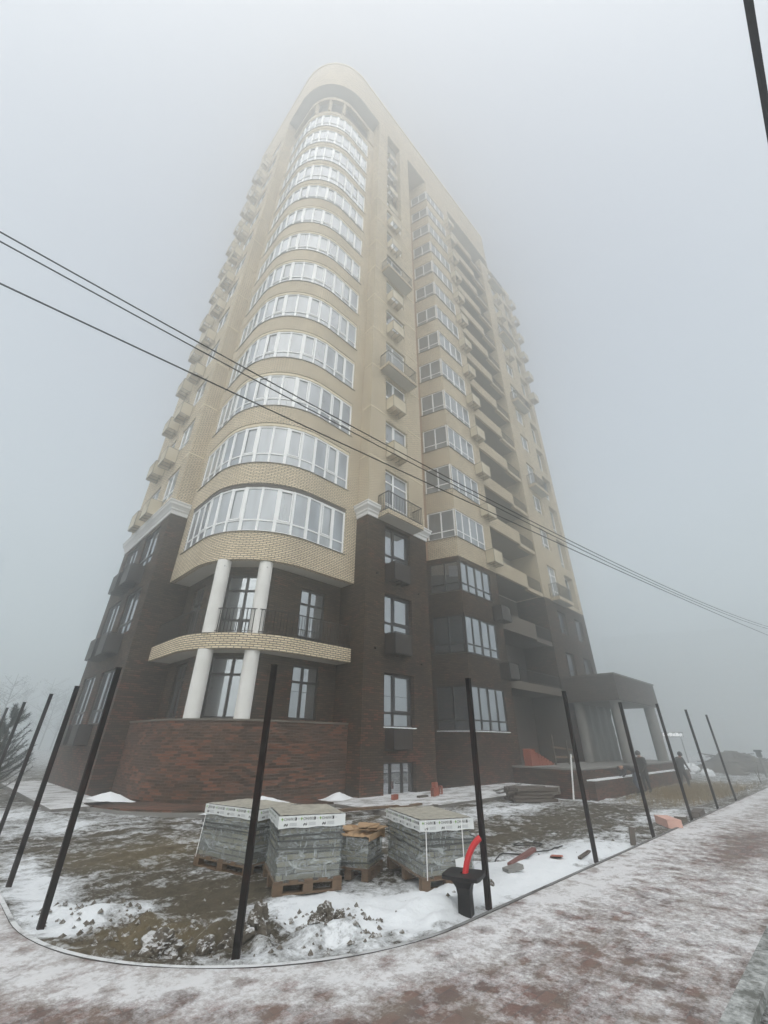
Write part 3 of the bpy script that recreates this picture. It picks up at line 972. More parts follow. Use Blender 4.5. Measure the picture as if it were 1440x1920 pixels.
for z0, z1 in ((2.3, 4.2), (4.9, 7.25)):
    m_ = window_meshes('c', 1.0, z1 - z0, (0.5,), ((z1 - z0) * 0.7,), DFRAME, GLASSD, fw=0.08)
    place_window(m_, -4.68, 5.55, z0, R(-90))
# brick plinth that carries the columns
mb = MB()
band(mb, bay_curve(0.02, e0=6.4), [(-4.8, 6.4)] + [(-2.5 - 2.4 * math.cos(R(90) * i / 28), 3.9 - 2.4 * math.sin(R(90) * i / 28)) for i in range(29)] + [(0.0, 1.6)], ZB, 2.18)
mb.build('brick_plinth', REDB, T)
mb = MB()
band(mb, bay_curve(0.05, e0=6.4), bay_curve(-0.3, e0=6.4), 2.182, 2.235)
mb.build('plinth_coping', SILL, T)
def bay_slab(mb, off, z0, z1, top=True):
    o_ = bay_curve(off)
    pts = o_ + [(0.0, 1.62), (-3.4, 1.62), (-4.8, 3.0), (-4.8, 6.4)]
    return pts
# first floor balcony
b = MB()
band(b, bay_curve(0.0), bay_curve(-0.15), 4.34, 4.88)
balc = b.build('curved_balcony', BEIGE, T)
b = MB()
pts = bay_curve(-0.15) + [(0.0, 1.61), (-3.4, 1.61), (-4.79, 3.0), (-4.79, 6.4)]
b.prism(pts, 4.35, 4.86)
b.build('balcony_slab', SOFFIT, balc)
r_ = MB()
rc = bay_curve(-0.08, 20, 6.35, -0.03)
railing(r_, rc, 4.88, 0.86, 0.12)
r_.build('railing', IRON, balc)
# columns, two by two
for z0, z1 in ((2.236, 4.338), (4.882, 7.588)):
    for x, y in ((-5.08, 2.42), (-3.88, 1.42)):
        c = MB()
        c.tube([(0, 0, 0), (0, 0, z1 - z0)], 0.255, 32)
        c.build('column', COLUMN, T, (x, y, z0))
# spandrels and glazing, floor by floor
SILLZ = [8.78 + FH * i for i in range(NF)]
mb = MB()
inner = bay_curve(-0.22)
band(mb, bay_curve(0.0), inner, 7.6, SILLZ[0] - 0.03)
for i in range(NF):
    top = SILLZ[i] + 2.07
    nxt = SILLZ[i] + FH - (0.03 if i < 8 else 0.55)
    band(mb, bay_curve(0.0), inner, top + 0.16, nxt)
# brick jambs either side of the glazing
for x0, x1, y0, y1 in ((-0.68, 0.0, 0.75, 0.97), (-5.65, -5.43, 5.86, 6.4)):
    for i in range(NF):
        mb.prism([(x0, y0), (x1, y0), (x1, y1), (x0, y1)], SILLZ[i] - (0.03 if i <= 8 else 0.55), SILLZ[i] + 2.23, s0=x0)
# open top level: beam ring and piers
band(mb, bay_curve(0.0), bay_curve(-0.3), 53.95, 54.55)
for a in (20, 45, 70):
    x, y = -2.5 - 2.98 * math.cos(R(a)), 3.9 - 2.98 * math.sin(R(a))
    mb.prism([(x - .12, y - .12), (x + .12, y - .12), (x + .12, y + .12), (x - .12, y + .12)], 51.66, 53.95)
mb.prism([(-0.68, 0.76), (-0.01, 0.76), (-0.01, 0.98), (-0.68, 0.98)], 51.66, 53.95)
mb.build('corner_bay_wall', BEIGE, T)
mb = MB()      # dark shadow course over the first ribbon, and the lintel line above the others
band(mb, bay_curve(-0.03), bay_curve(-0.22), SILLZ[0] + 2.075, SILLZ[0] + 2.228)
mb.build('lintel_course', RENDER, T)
mb = MB()
for i in range(1, NF):
    band(mb, bay_curve(-0.03), bay_curve(-0.22), SILLZ[i] + 2.075, SILLZ[i] + 2.228)
mb.build('lintel_course', STRING, T)
mb = MB()
for i in range(NF):
    z = SILLZ[i] - (0.0 if i <= 8 else 0.52)
    band(mb, bay_curve(0.045, e0=5.95, e1=-0.6), bay_curve(-0.2, e0=5.95, e1=-0.6), z - 0.028, z - 0.003)
mb.build('window_sill', SILL, T)
mb = MB()       # floor and soffits of the bay
pts = bay_curve(-0.2) + [(0.0, 1.61), (-3.4, 1.61), (-4.79, 3.0), (-4.79, 6.4)]
mb.prism(pts, 7.605, 7.8)
mb.build('bay_soffit', SOFFIT, T)
mb = MB(); mb.prism(pts, 51.0, 51.3)
mb.build('bay_soffit', SOFFIT, T)
mb = MB()       # dark wall behind the open top level
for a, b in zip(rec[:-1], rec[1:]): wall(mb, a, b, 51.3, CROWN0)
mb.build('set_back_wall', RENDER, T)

def ribbon(low):
    """faceted glazing of one floor; low = how far it drops below the usual sill"""
    path = []
    full = bay_curve(-0.09, 60, 5.84, -0.7)
    ls = [0]
    for a, b in zip(full[:-1], full[1:]): ls.append(ls[-1] + math.hypot(b[0] - a[0], b[1] - a[1]))
    tot = ls[-1]; nn = 13
    def at(s_):
        for i in range(len(ls) - 1):
            if s_ <= ls[i + 1] + 1e-9:
                t = (s_ - ls[i]) / (ls[i + 1] - ls[i])
                return Vector((full[i][0] + (full[i + 1][0] - full[i][0]) * t, full[i][1] + (full[i + 1][1] - full[i][1]) * t, 0))
        return Vector((*full[-1], 0))
    P_ = [at(tot * i / nn) for i in range(nn + 1)]
    f = MB(); g = MB()
    z0, z1 = -low, 2.07
    tr = 0.52 if not low else 0.45
    U = Vector((0, 0, 1))
    for i, (a, b) in enumerate(zip(P_[:-1], P_[1:])):
        d = (b - a).normalized(); nrm = Vector((d.y, -d.x, 0))
        for z, h_ in ((z0 + 0.035, 0.07), (z1 - 0.04, 0.08), (tr, 0.06)):
            f.bar(a + U * z + d * 0.02, b + U * z - d * 0.02, 0.07, h_)
        p_ = a
        wide = 0.13 if i % 2 == 0 else 0.09
        f.bar(p_ + U * z0, p_ + U * z1, wide, 0.08, nrm)
        if i in (2, 5, 8, 11):
            q0, q1 = a + d * 0.09 + nrm * 0.045, b - d * 0.09 + nrm * 0.045
            f.bar(q0 + U * (tr + .05), q0 + U * (z1 - .08), 0.05, 0.02, nrm); f.bar(q1 + U * (tr + .05), q1 + U * (z1 - .08), 0.05, 0.02, nrm)
            f.bar(q0 + U * (tr + .06), q1 + U * (tr + .06), 0.02, 0.05); f.bar(q0 + U * (z1 - .1), q1 + U * (z1 - .1), 0.02, 0.05)
        for c, e in ((z0, tr), (tr, z1)):
            r1, r2 = random.uniform(-.006, .006), random.uniform(-.006, .006)
            if c == z0 or low: g.slot = random.choice((0, 0, 0, 1, 1, 2))
            g.face([a + U * c + nrm * r1, b + U * c + nrm * r2, b + U * e + nrm * r2, a + U * e + nrm * r1])
    f.bar(P_[-1] + U * z0, P_[-1] + U * z1, 0.12, 0.08, (0, -1, 0))
    return f.mesh('curved_window', WFRAME), g.mesh('pane', [GLASSL, GLASSL2, GLASSL3])
for i in range(NF):
    ms = ribbon(0.0 if i <= 8 else 0.52)
    o = link('curved_window', ms[0], T, (0, 0, SILLZ[i]))
    link('pane', ms[1], o)

# ---------- chamfered bay and loggias of the street front
def bayplan(off): return [(6.35 - off * 0.5, 1.95), (6.95 - off, -0.02 - off), (10.2, -0.02 - off)]
def seg(P, Q):
    return math.hypot(Q[0] - P[0], Q[1] - P[1]), math.atan2(Q[1] - P[1], Q[0] - P[0])
BW = []
mb = MB(); mbb = MB()
bp = [(6.35, 1.95), (6.98, 0.0), (10.2, 0.0)]
L1, A1 = seg(bp[0], bp[1]); L2 = 10.2 - 6.98
hd = []; hp = []
for z0, z1 in ((2.1, 4.1), (5.6, 7.55), (8.85, 10.6)):
    hd.append((z0, z1))
for k_ in floors:
    hp.append((ZT + FH * k_ + 1.22, ZT + FH * k_ + 3.08))
for H, m_, za, zb in ((hd, mb, ZB, ZT), (hp, mbb, ZT, CROWN0)):
    wall(m_, bp[0], bp[1], za, zb, [(0.28, L1 - 0.02, a, b) for a, b in H], 0.12)
    wall(m_, bp[1], bp[2], za, zb, [(0.02, L2 - 0.12, a, b) for a, b in H], 0.12, s0=L1)
    wall(m_, bp[2], (10.9, 0.0), za, zb, s0=L1 + L2)
    wall(m_, (10.9, 0.0), (10.9, 2.2), za, zb, s0=L1 + L2 + .7)
mb.build('dark_brick_wall', BROWN, T)
mbb.build('pale_brick_wall', BEIGE, T)
mb = MB(); wall(mb, (4.1, 1.95), (6.35, 1.95), ZB, ZT); mb.build('recess_wall', RENDER, T)
mb = MB(); wall(mb, (4.1, 1.95), (6.35, 1.95), ZT, CROWN0); mb.build('recess_wall', INNER, T)
def baywin(h_, frame, glass):
    f = MB(); g = MB()
    U = Vector((0, 0, 1)); fw = 0.07
    e1 = Vector((bp[1][0] - bp[0][0], bp[1][1] - bp[0][1], 0)).normalized(); n1 = Vector((e1.y, -e1.x, 0))
    segs = [(Vector((*bp[0], 0)) + e1 * 0.28 - n1 * 0.07, e1, n1, L1 - 0.30, 2), (Vector((*bp[1], 0)) + Vector((0.02, 0.07, 0)), Vector((1, 0, 0)), Vector((0, -1, 0)), L2 - 0.14, 4)]
    for p0, d, nr, l, nn in segs:
        for z, t in ((fw / 2, fw), (h_ - fw / 2, fw), (0.47, 0.06)):
            f.bar(p0 + U * z, p0 + d * l + U * z, 0.07, t)
        for i in range(nn + 1):
            q = p0 + d * (l * i / nn)
            wd = 0.13 if (i in (0, nn) or (nn == 4 and i == 2)) else 0.08
            f.bar(q + U * 0.002, q + U * (h_ - 0.002), wd, 0.075, nr)
        for i in range(nn):
            for c, e in ((fw, 0.47), (0.47, h_ - fw)):
                r1, r2 = random.uniform(-.004, .004), random.uniform(-.004, .004)
                a, b = p0 + d * (l * i / nn), p0 + d * (l * (i + 1) / nn)
                g.face([a + U * c + nr * r1, b + U * c + nr * r2, b + U * e + nr * r2, a + U * e + nr * r1])
    return f.mesh('bay_window', frame), g.mesh('pane', glass)
BWP = baywin(1.86, WFRAME, GLASSL)
for z0, z1 in hd:
    m_ = baywin(z1 - z0, DFRAME, GLASSD)
    o = link('bay_window', m_[0], T, (0, 0, z0)); link('pane', m_[1], o)
for z0, z1 in hp:
    o = link('bay_window', BWP[0], T, (0, 0, z0)); link('pane', BWP[1], o)
mb = MB()
e1 = Vector((bp[1][0] - bp[0][0], bp[1][1] - bp[0][1], 0)).normalized()
mb.bar(Vector((*bp[0], -0.012)) + e1 * 0.2, (*bp[1], -0.012), 0.12, 0.02); mb.bar((*bp[1], -0.0121), (10.12, 0, -0.0121), 0.12, 0.02)
sm_ = mb.mesh('window_sill', SILL)
for z0, z1 in hd + hp: link('window_sill', sm_, T, (0, 0, z0))
mb = MB(); mb.bar(Vector((*bp[0], 2.115)) + e1 * 0.25, (*bp[1], 2.115), 0.13, 0.03); mb.bar((*bp[1], 2.1151), (10.1, 0, 2.1151), 0.13, 0.03); mb.build('snowy_sill', SNOW, T)
n1 = Vector((e1.y, -e1.x, 0)); a_ = Vector((*bp[0], 0)); c_ = a_ + e1 * 0.24
mb = MB(); wall(mb, (a_ + n1 * 0.005)[:2], (c_ + n1 * 0.005)[:2], ZT, 48.0); mb.build('orange_return', INNER, T)
for k_ in floors: place_basket(BM_B, 9.95, 0, ZT + FH * k_ + 0.38, 0)
for z in (7.75, 4.62): place_basket(BM_D, 9.95, 0, z, 0)

# loggia back wall, floors, parapets
mb = MB(); wall(mb, (10.9, 2.2), (17.3, 2.2), ZB, ZT, [(1.6, 2.7, 4.72, 6.85), (1.6, 2.7, 8.0, 10.1), (1.3, 2.6, 0.75, 3.4)], 0.1)
mb.build('loggia_back_wall', RENDER, T)
mb = MB(); wall(mb, (10.9, 2.2), (17.3, 2.2), ZT, CROWN0, [(1.5, 3.4, ZT + FH * k_ + 0.2, ZT + FH * k_ + 2.5) for k_ in floors], 0.1)
mb.build('loggia_back_wall', SOFFIT, T)
dw = window_meshes('l', 1.1, 2.13, (), (1.0,), WFRAME, GLASSD, fw=0.09)
for z in (4.72, 8.0): place_window(dw, 12.5, 2.27, z, 0, 'balcony_door')
dw2 = window_meshes('l', 1.9, 2.3, (0.45,), (0.9,), WFRAME, GLASSD)
for k_ in floors: place_window(dw2, 12.4, 2.27, ZT + FH * k_ + 0.2, 0, 'balcony_door')
for k_ in range(-2, NF):
    dark = k_ < 0
    z = ZT + FH * k_ + (0.08 if not dark else 0.0)
    if k_ == -2: z = 4.3
    if k_ == -1: z = 7.5
    l_ = MB()
    l_.box(10.91, 17.29, 0.16, 2.19, z + 0.0, z + 0.2)
    lo = l_.build('loggia_floor', CEILING if not dark else RENDER, T)
    p_ = MB()
    if k_ == -2:
        p_.box(10.91, 17.28, 0.0, 0.158, z - 0.02, z + 0.42)
    else:
        p_.box(10.91, 15.06, -0.002, 0.158, z - 0.02, z + 0.98)
        p_.box(15.062, 17.28, 0.05, 0.30, z - 0.12, z + 0.14)
    p_.build('parapet', PARAP if dark else BEIGE, lo)
    r_ = MB()
    if k_ == -2: railing(r_, [(10.95, 0.08), (17.25, 0.08)], z + 0.42, 0.7, 0.13)
    else: railing(r_, [(15.1, 0.12), (17.25, 0.12)], z + 0.14, 0.85, 0.11)
    r_.build('railing', IRON, lo)
    g_ = MB()
    g_.tube([(13.9, 2.17, z + 2.25), (13.9, 2.08, z + 2.25)], 0.09, 12)
    g_.build('wall_lamp', WHITEP, lo)

# ---------- right hand section (x 17.3 .. 24.2)
S3 = 24.2; S3T = 53.9
Wd = [(1.75, 3.1, 5.65, 7.25), (4.7, 6.05, 5.65, 7.25), (1.75, 3.1, 8.6, 10.25), (4.7, 6.05, 8.5, 10.15)]
mb = MB()
wall(mb, (17.3, 2.2), (17.3, 0), ZB, ZT)
wall(mb, (17.3, 0), (S3, 0), ZB, ZT, Wd, 0.24, s0=2.2)
wall(mb, (S3, 0), (S3, 16), ZB, ZT, s0=9.1)
mb.build('dark_brick_wall', BROWN, T)
for a, b, z0, z1 in Wd:
    place_window(window_meshes('s', b - a, z1 - z0, (0.42,), (0.45,), DFRAME, GLASSL), 17.3 + a, 0.2, z0, 0)
hs3 = []
for k_ in floors:
    z = ZT + FH * k_
    hs3.append((1.6, 3.1, z + (0.25 if k_ % 3 == 0 else 1.2), z + 2.95))
    hs3.append((4.6, 6.2, z + 0.3, z + 2.95, 0.45))
mb = MB()
wall(mb, (17.3, 2.2), (17.3, 0), ZT, S3T)
wall(mb, (17.3, 0), (S3, 0), ZT, S3T, hs3, 0.2, s0=2.2)
wall(mb, (S3, 0), (S3, 16), ZT, S3T, s0=9.1)
mb.build('pale_brick_wall', BEIGE, T)
w15 = window_meshes('t', 1.5, 1.75, (0.42,), (0.45,), WFRAME, GLASSL)
d15 = window_meshes('t', 1.5, 2.7, (0.42,), (0.75, 2.05), WFRAME, GLASSL)
d16 = window_meshes('t', 1.6, 2.65, (0.5,), (0.75,), WFRAME, GLASSL)
for k_ in floors:
    z = ZT + FH * k_
    dr = k_ % 3 == 0
    place_window(d15 if dr else w15, 18.9, 0.16, z + (0.25 if dr else 1.2), 0)
    place_window(d16, 21.9, 0.41, z + 0.3, 0)
    if dr: balcony(18.4, 20.9, 0.65, z - 0.05)
    elif k_ > 7: place_basket(BM_B, 19.1, 0, z + 0.35, 0)
    if k_ > 6: place_basket(BM_B, 23.25, 0, z + 0.3, 0)

# ---------- crown, roof and the rest of the block
mb = MB()
cc = crown_curve(0.0)
curved(mb, cc, CROWN0, CROWN1)
wall(mb, (19.2, 0), (19.2, 14), S3T, CROWN1)
mb.build('roof_crown', BEIGE, T)
mb = MB()
band(mb, crown_curve(0.07), crown_curve(-0.5), CROWN1 + 0.002, CROWN1 + 0.22)
mb.build('roof_coping', STRING, T)
mb = MB()
foot = [(LX, VE)] + cc[1:-1] + [(19.19, 0.0), (19.19, 14.0), (-4.4, 20.0), (-4.4, VE)]
mb.face([(p[0], p[1], CROWN0 + 0.004) for p in reversed(foot)])
mb.face([(p[0], p[1], CROWN1 - 0.3) for p in foot])
mb.build('crown_soffit', SOFFIT, T)
mb = MB()
mb.face([(17.3, 0.01, S3T - 0.02), (S3, 0.01, S3T - 0.02), (S3, 16, S3T - 0.02), (17.3, 16, S3T - 0.02)])
mb.build('roof', CEILING, T)
mb = MB()
band(mb, [(19.2, -0.06), (S3 + 0.06, -0.06), (S3 + 0.06, 16)], [(19.2, 0.3), (S3 - 0.3, 0.3), (S3 - 0.3, 16)], S3T + 0.002, S3T + 0.2)
mb.build('roof_coping', STRING, T)
mb = MB()
wall(mb, (-4.4, VE), (LX, VE), ZB, CROWN1); wall(mb, (-4.4, 20), (-4.4, VE), ZB, CROWN1); wall(mb, (S3, 16), (-4.4, 20), ZB, S3T)
wall(mb, (19.2, 14), (-4.4, 20), S3T, CROWN1)
mb.build('rear_wall', BEIGE, T)

# ---------- entrance porch and canopy
p_ = MB()
p_.prism([(10.0, -3.3), (27.0, -3.3), (27.0, 0.3), (10.0, 0.3)], -0.9, 0.62)
porch = p_.build('entrance_porch', BROWN, T)
b_ = MB(); b_.box(10.4, 26.6, -3.62, -3.302, -0.9, 0.22); b_.build('porch_step', REDB, porch)
b_ = MB(); b_.box(9.96, 27.04, -3.36, 0.0, 0.622, 0.70); b_.build('porch_slab', CONC, porch)
b_ = MB(); b_.box(10.38, 26.62, -3.66, -3.302, 0.222, 0.27); b_.build('step_coping', SNOW, porch)
c_ = MB(); c_.prism([(17.45, -3.25), (25.3, -3.25), (25.3, -0.003), (17.45, -0.003)], 3.95, 5.36)
can = c_.build('entrance_canopy', brick('canopy_cladding', (0.050, 0.038, 0.031), (0.088, 0.068, 0.055), (0.03, 0.024, 0.02), bw=0.5, bh=0.15, stain=0.3), T)
c_ = MB(); c_.box(17.40, 25.35, -3.30, -0.004, 5.362, 5.44); c_.build('canopy_flashing', SILL, can)
c_ = MB(); c_.box(17.6, 25.15, -3.1, -0.1, 3.92, 3.948); c_.build('canopy_soffit', CEILING, can)
for x, y in ((18.2, -2.75), (24.7, -2.75), (21.4, -2.75)):
    if x == 21.4: continue
    c_ = MB(); c_.tube([(0, 0, 0), (0, 0, 3.215)], 0.34, 28); c_.build('canopy_column', CONC, can, (x, y, 0.702))
for x, y in ((18.2, -0.5), (24.7, -0.5)):
    c_ = MB(); c_.tube([(0, 0, 0), (0, 0, 3.215)], 0.30, 24); c_.build('canopy_column', CONC, can, (x, y, 0.702))
# entrance screen still under film
def sheet(x0, x1, y, z0, z1, amp=0.09):
    m_ = MB(); m_.smooth = True
    nx_ = 26
    P_ = [[(x0 + (x1 - x0) * i / nx_, y + amp * math.sin(i * 0.9) * (0.4 + 0.6 * noise.noise(Vector((i * .37, j * .8, y)))) + 0.06 * noise.noise(Vector((i * .2, j * .5, 3.0))), z0 + (z1 - z0) * j / 10) for i in range(nx_ + 1)] for j in range(11)]
    for j in range(10):
        for i in range(nx_):
            m_.face([P_[j][i], P_[j][i + 1], P_[j + 1][i + 1], P_[j + 1][i]])
    return m_
sheet(18.6, 23.5, -0.5, 0.72, 3.9).build('entrance_film', SHEET, T)
d_ = MB(); d_.box(12.25, 13.4, 2.10, 2.19, 0.75, 3.4); d_.build('entrance_door', plain('door_grey', (0.16, 0.19, 0.19), 0.5), T)
e_ = MB(); e_.box(17.28, 17.36, -0.02, 2.1, 0.7, 4.28); e_.build('entrance_pier', RENDER, T)

# ------------------------------------------------------------------ apron, ledge and drifts round the building
mb = MB()
mb.prism([(-1.5, -2.9), (6.2, -2.75), (9.6, -2.4), (9.6, 0.25), (-1.5, 0.25)], -0.25, 0.02)
tag(mb.build('concrete_path', APRON), kind='structure')
mb = MB(); mb.prism([(-7.9, 3.2), (-6.38, 3.2), (-6.38, 14.0), (-7.9, 14.0)], -0.25, 0.04)
tag(mb.build('concrete_path', APRON), kind='structure')
mb = MB()
lo = bay_curve(1.35, e0=3.15, e1=-1.55); li = bay_curve(-0.02, e0=3.15, e1=-1.55)
band(mb, lo, li, -0.25, 0.06)
led = mb.build('brick_step', [REDB])
tag(led, 'low curved red brick step around the foot of the rounded brick plinth', 'step')
mb = MB(); band(mb, bay_curve(1.41, e0=3.14, e1=-1.56), bay_curve(1.36, e0=3.14, e1=-1.56), -0.25, 0.02)
mb.build('step_edging', CONC, led)

def mound(name, mat, cx, cy, rx, ry, h_, z, rz=0.0, n=22, rough=0.25, seed=0.0, sharp=1.0):
    m_ = MB(); m_.smooth = True
    P_ = []
    ca, sa = math.cos(rz), math.sin(rz)
    for j in range(9):
        t = j / 8
        ring = []
        for i in range(n):
            a = 2 * math.pi * i / n
            k_ = t * (1 + rough * noise.noise(Vector((math.cos(a) * 1.5, math.sin(a) * 1.5, seed))))
            lx, ly = rx * k_ * math.cos(a), ry * k_ * math.sin(a)
            hh = h_ * ((1 - t) ** sharp if sharp < 1.25 else (0.6 * (1 - ss(0, 1, t)) + 0.4 * (1 - t) ** 2)) * (1 + 0.4 * rough * noise.noise(Vector((lx * 3 + seed, ly * 3, seed)))) - 0.03 * t
            ring.append((cx + lx * ca - ly * sa, cy + lx * sa + ly * ca, z + hh))
        P_.append(ring)
    for j in range(8):
        for i in range(n):
            i2 = (i + 1) % n
            if j == 0: m_.face([P_[0][0], P_[1][i], P_[1][i2]])
            else: m_.face([P_[j][i], P_[j + 1][i], P_[j + 1][i2], P_[j][i2]])
    return m_.build(name, mat, weld=True)
tag(mound('snow_drift', SNOW, -3.5, 0.2, 1.6, 0.55, 0.24, 0.04, 0.05, seed=1.0, sharp=1.9, rough=0.6), 'pointed snow drift heaped against the middle of the curved brick plinth', 'snow drift', 'snow drifts at the foot of the walls')
tag(mound('snow_drift', SNOW, -0.6, 0.3, 0.8, 0.45, 0.17, 0.03, 0.3, seed=2.0, sharp=2.0, rough=0.6), 'small snow drift in the angle between plinth and flat pier', 'snow drift', 'snow drifts at the foot of the walls')
tag(mound('snow_drift', SNOW, -6.2, 4.6, 0.6, 1.7, 0.22, 0.02, 0.1, seed=3.0, sharp=2.0, rough=0.6), 'snow drift at the side front where the plinth meets the pier', 'snow drift', 'snow drifts at the foot of the walls')

# ------------------------------------------------------------------ fence posts along the kerb
def post(x, y, h_, label, lean=0.0):
    b = MB()
    wd = 0.03
    b.prism([(-wd, -wd), (wd, -wd), (wd, wd), (-wd, wd)], -0.35, h_)
    me = b.mesh('fence_post', STEELPOST)
    bm = bmesh.new(); bm.from_mesh(me)
    bmesh.ops.remove_doubles(bm, verts=bm.verts, dist=1e-4)
    bmesh.ops.bevel(bm, geom=[e for e in bm.edges], offset=0.004, segments=1, affect='EDGES')
    bm.to_mesh(me); bm.free()
    o = link('fence_post', me, None, (x, y, 0.0), random.uniform(-0.05, 0.05) + (R(45) if y < -6 and x < -7 else 0))
    o.rotation_euler.x = random.uniform(-0.008, 0.008); o.rotation_euler.y = random.uniform(-0.008, 0.008) + lean
    c = MB(); c.box(-wd - 0.003, wd + 0.003, -wd - 0.003, wd + 0.003, h_ + 0.001, h_ + 0.008)
    c.build('post_cap', STEELPOST, o)
    tag(o, label, 'fence post', 'dark steel fence posts along the kerb')
PL = 'dark rusty steel fence post '
for x, y, h_, s_ in (
    (-8.39, -7.80, 2.36, 'crossing in front of the wrapped pallets and curved plinth'),
    (-9.46, -5.86, 2.41, 'in front of the left corner pier, left of the pallets'),
    (-9.50, -3.95, 2.33, 'just left of the dark side front'),
    (-9.42, -1.2, 2.40, 'slim against the fog between pine and dark side front'),
    (-9.45, 1.7, 2.40, 'rising out of the pine at the left edge'),
    (-9.5, 4.6, 2.40, 'deep in the pine, farthest back along the side front'),
    (-5.70, -8.58, 2.41, 'right beside the red pipe and black pedestal'),
    (-2.58, -8.58, 2.48, 'in front of the porch, right of the black pedestal'),
    (0.30, -8.62, 2.46, 'in front of the near canopy column, beside the stake'),
    (3.50, -8.60, 2.62, 'right of the canopy, beside the pink foam block'),
    (6.55, -8.62, 2.62, 'against the fog, second from the far right end'),
    (9.50, -8.62, 2.60, 'at the far right end of the row')):
    post(x, y, h_, PL + s_)

# ------------------------------------------------------------------ wrapped pallets of blocks
def text_mesh(body, size):
    cu_ = bpy.data.curves.new('lettering', 'FONT')
    cu_.body = body; cu_.size = size; cu_.align_x = 'LEFT'
    ob = bpy.data.objects.new('lettering', cu_)
    COL.objects.link(ob)
    dg = bpy.context.evaluated_depsgraph_get()
    me = bpy.data.meshes.new_from_object(ob.evaluated_get(dg))
    bpy.data.objects.remove(ob)
    return [tuple(v.co) for v in me.vertices], [tuple(p.vertices) for p in me.polygons]
TXT = text_mesh('\u041e\u041d\u0418\u041a\u0421', 0.044)
TXT8 = text_mesh('8', 0.062)
def pallet(name_label, ox, oy, ang, L, D, h_, seed, brand=True, lean=(0, 0), belts=(0.56, 0.47), tint=BLOCK, ties=(), cardtop=False, hang=False):
    """origin at the near corner; x along the front (L), y depth (D)"""
    o = empty('wrapped_pallet', (ox, oy, site_z(ox, oy) + 0.005), ang, name_label, 'pallet of blocks', 'wrapped pallets of blocks on the site')
    rnd = random.Random(seed)
    b = MB()
    for k_ in range(3):
        y = 0.05 + (D - 0.1) * k_ / 2
        b.box(0, L, y - 0.05, y + 0.05, 0.0, 0.02)
        for x in (0.06, L / 2, L - 0.06):
            b.box(x - 0.06, x + 0.06, y - 0.05, y + 0.05, 0.021, 0.095)
    for k_ in range(5):
        x = 0.06 + (L - 0.12) * k_ / 4
        b.box(x - 0.055, x + 0.055, 0, D, 0.117, 0.137)
    for k_ in range(3):
        y = 0.05 + (D - 0.1) * k_ / 2
        b.box(0, L, y - 0.05, y + 0.05, 0.096, 0.116)
    b.build('timber_pallet', WOOD, o)
    # block stack: courses slightly out of line
    m_ = 0.035
    b = MB()
    z = 0.138
    n_c = max(2, round((h_ - 0.14) / 0.066)); ch = (h_ - 0.145) / n_c
    lx, ly = lean
    for c in range(n_c):
        t = (c + 0.5) / n_c
        j = rnd.uniform(-0.006, 0.006); j2 = rnd.uniform(-0.006, 0.006)
        b.prism([(m_ + j + lx * t, m_ + j2 + ly * t), (L - m_ + j + lx * t, m_ + j2 + ly * t), (L - m_ + j + lx * t, D - m_ + j2 + ly * t), (m_ + j + lx * t, D - m_ + j2 + ly * t)], z + c * ch + 0.0005, z + (c + 1) * ch - 0.0015, s0=rnd.random())
    b.build('block_stack', tint, o)
    # film: creased skin
    f = MB(); f.smooth = True
    per = []
    nn = 26
    cor = [(0, 0), (L, 0), (L, D), (0, D)]
    for e in range(4):
        a, c = cor[e], cor[(e + 1) % 4]
        for i in range(nn): per.append((a[0] + (c[0] - a[0]) * i / nn, a[1] + (c[1] - a[1]) * i / nn))
    rows = []
    NZ = 16
    for j in range(NZ + 1):
        t = j / NZ; zz = 0.10 + (h_ + 0.012 - 0.10) * t
        row = []
        for i, (x, y) in enumerate(per):
            q = 0.012 * noise.noise(Vector((x * 7 + seed, y * 7, zz * 16))) + 0.007 * noise.noise(Vector((x * 21, y * 21 + seed, zz * 30)))
            dx = (x - L / 2) / L; dy = (y - D / 2) / D
            sq = 0.028 - 0.008 * math.sin(t * 3.1)
            row.append((x + lx * t + dx * q * 2 - dx * 2 * sq * 0.6, y + ly * t + dy * q * 2 - dy * 2 * sq * 0.6, zz + (0.02 * noise.noise(Vector((x * 5, y * 5, seed))) if j in (0, NZ) else 0)))
        rows.append(row)
    np_ = len(per)
    for j in range(NZ):
        for i in range(np_):
            i2 = (i + 1) % np_
            f.face([rows[j][i], rows[j][i2], rows[j + 1][i2], rows[j + 1][i]])
    f.build('stretch_film', FILM, o, weld=True)
    # crumpled top cover
    g = 14
    tp = MB(); tp.smooth = True
    G_ = [[(L * i / g * 0.985 + 0.006 + lx, D * j / g * 0.985 + 0.006 + ly, h_ + 0.016 + (0.02 + (0.05 if cardtop else 0.012)) * abs(noise.noise(Vector((i * .55 + seed, j * .55, 1)))) * (0.4 if i in (0, g) or j in (0, g) else 1)) for i in range(g + 1)] for j in range(g + 1)]
    for j in range(g):
        for i in range(g):
            tp.face([G_[j][i], G_[j][i + 1], G_[j + 1][i + 1], G_[j + 1][i]])
    tp.build('top_sheet', CARD if cardtop else TOPS, o)
    if cardtop:
        cb = MB()
        for k_ in range(6):
            x0 = rnd.uniform(0, L * 0.45); y0 = rnd.uniform(0, D * 0.6)
            cb.bar((x0, y0, h_ + 0.07 + 0.012 * k_), (x0 + L * 0.5, y0 + rnd.uniform(-.1, .2), h_ + 0.075 + 0.012 * k_), 0.14, 0.01)
        cb.box(-0.02, L + 0.02, -0.022, -0.008, h_ - 0.02, h_ + 0.05); cb.box(L + 0.008, L + 0.022, -0.022, D, h_ - 0.06, h_ + 0.06)
        cb.build('torn_cardboard', CARD, o)
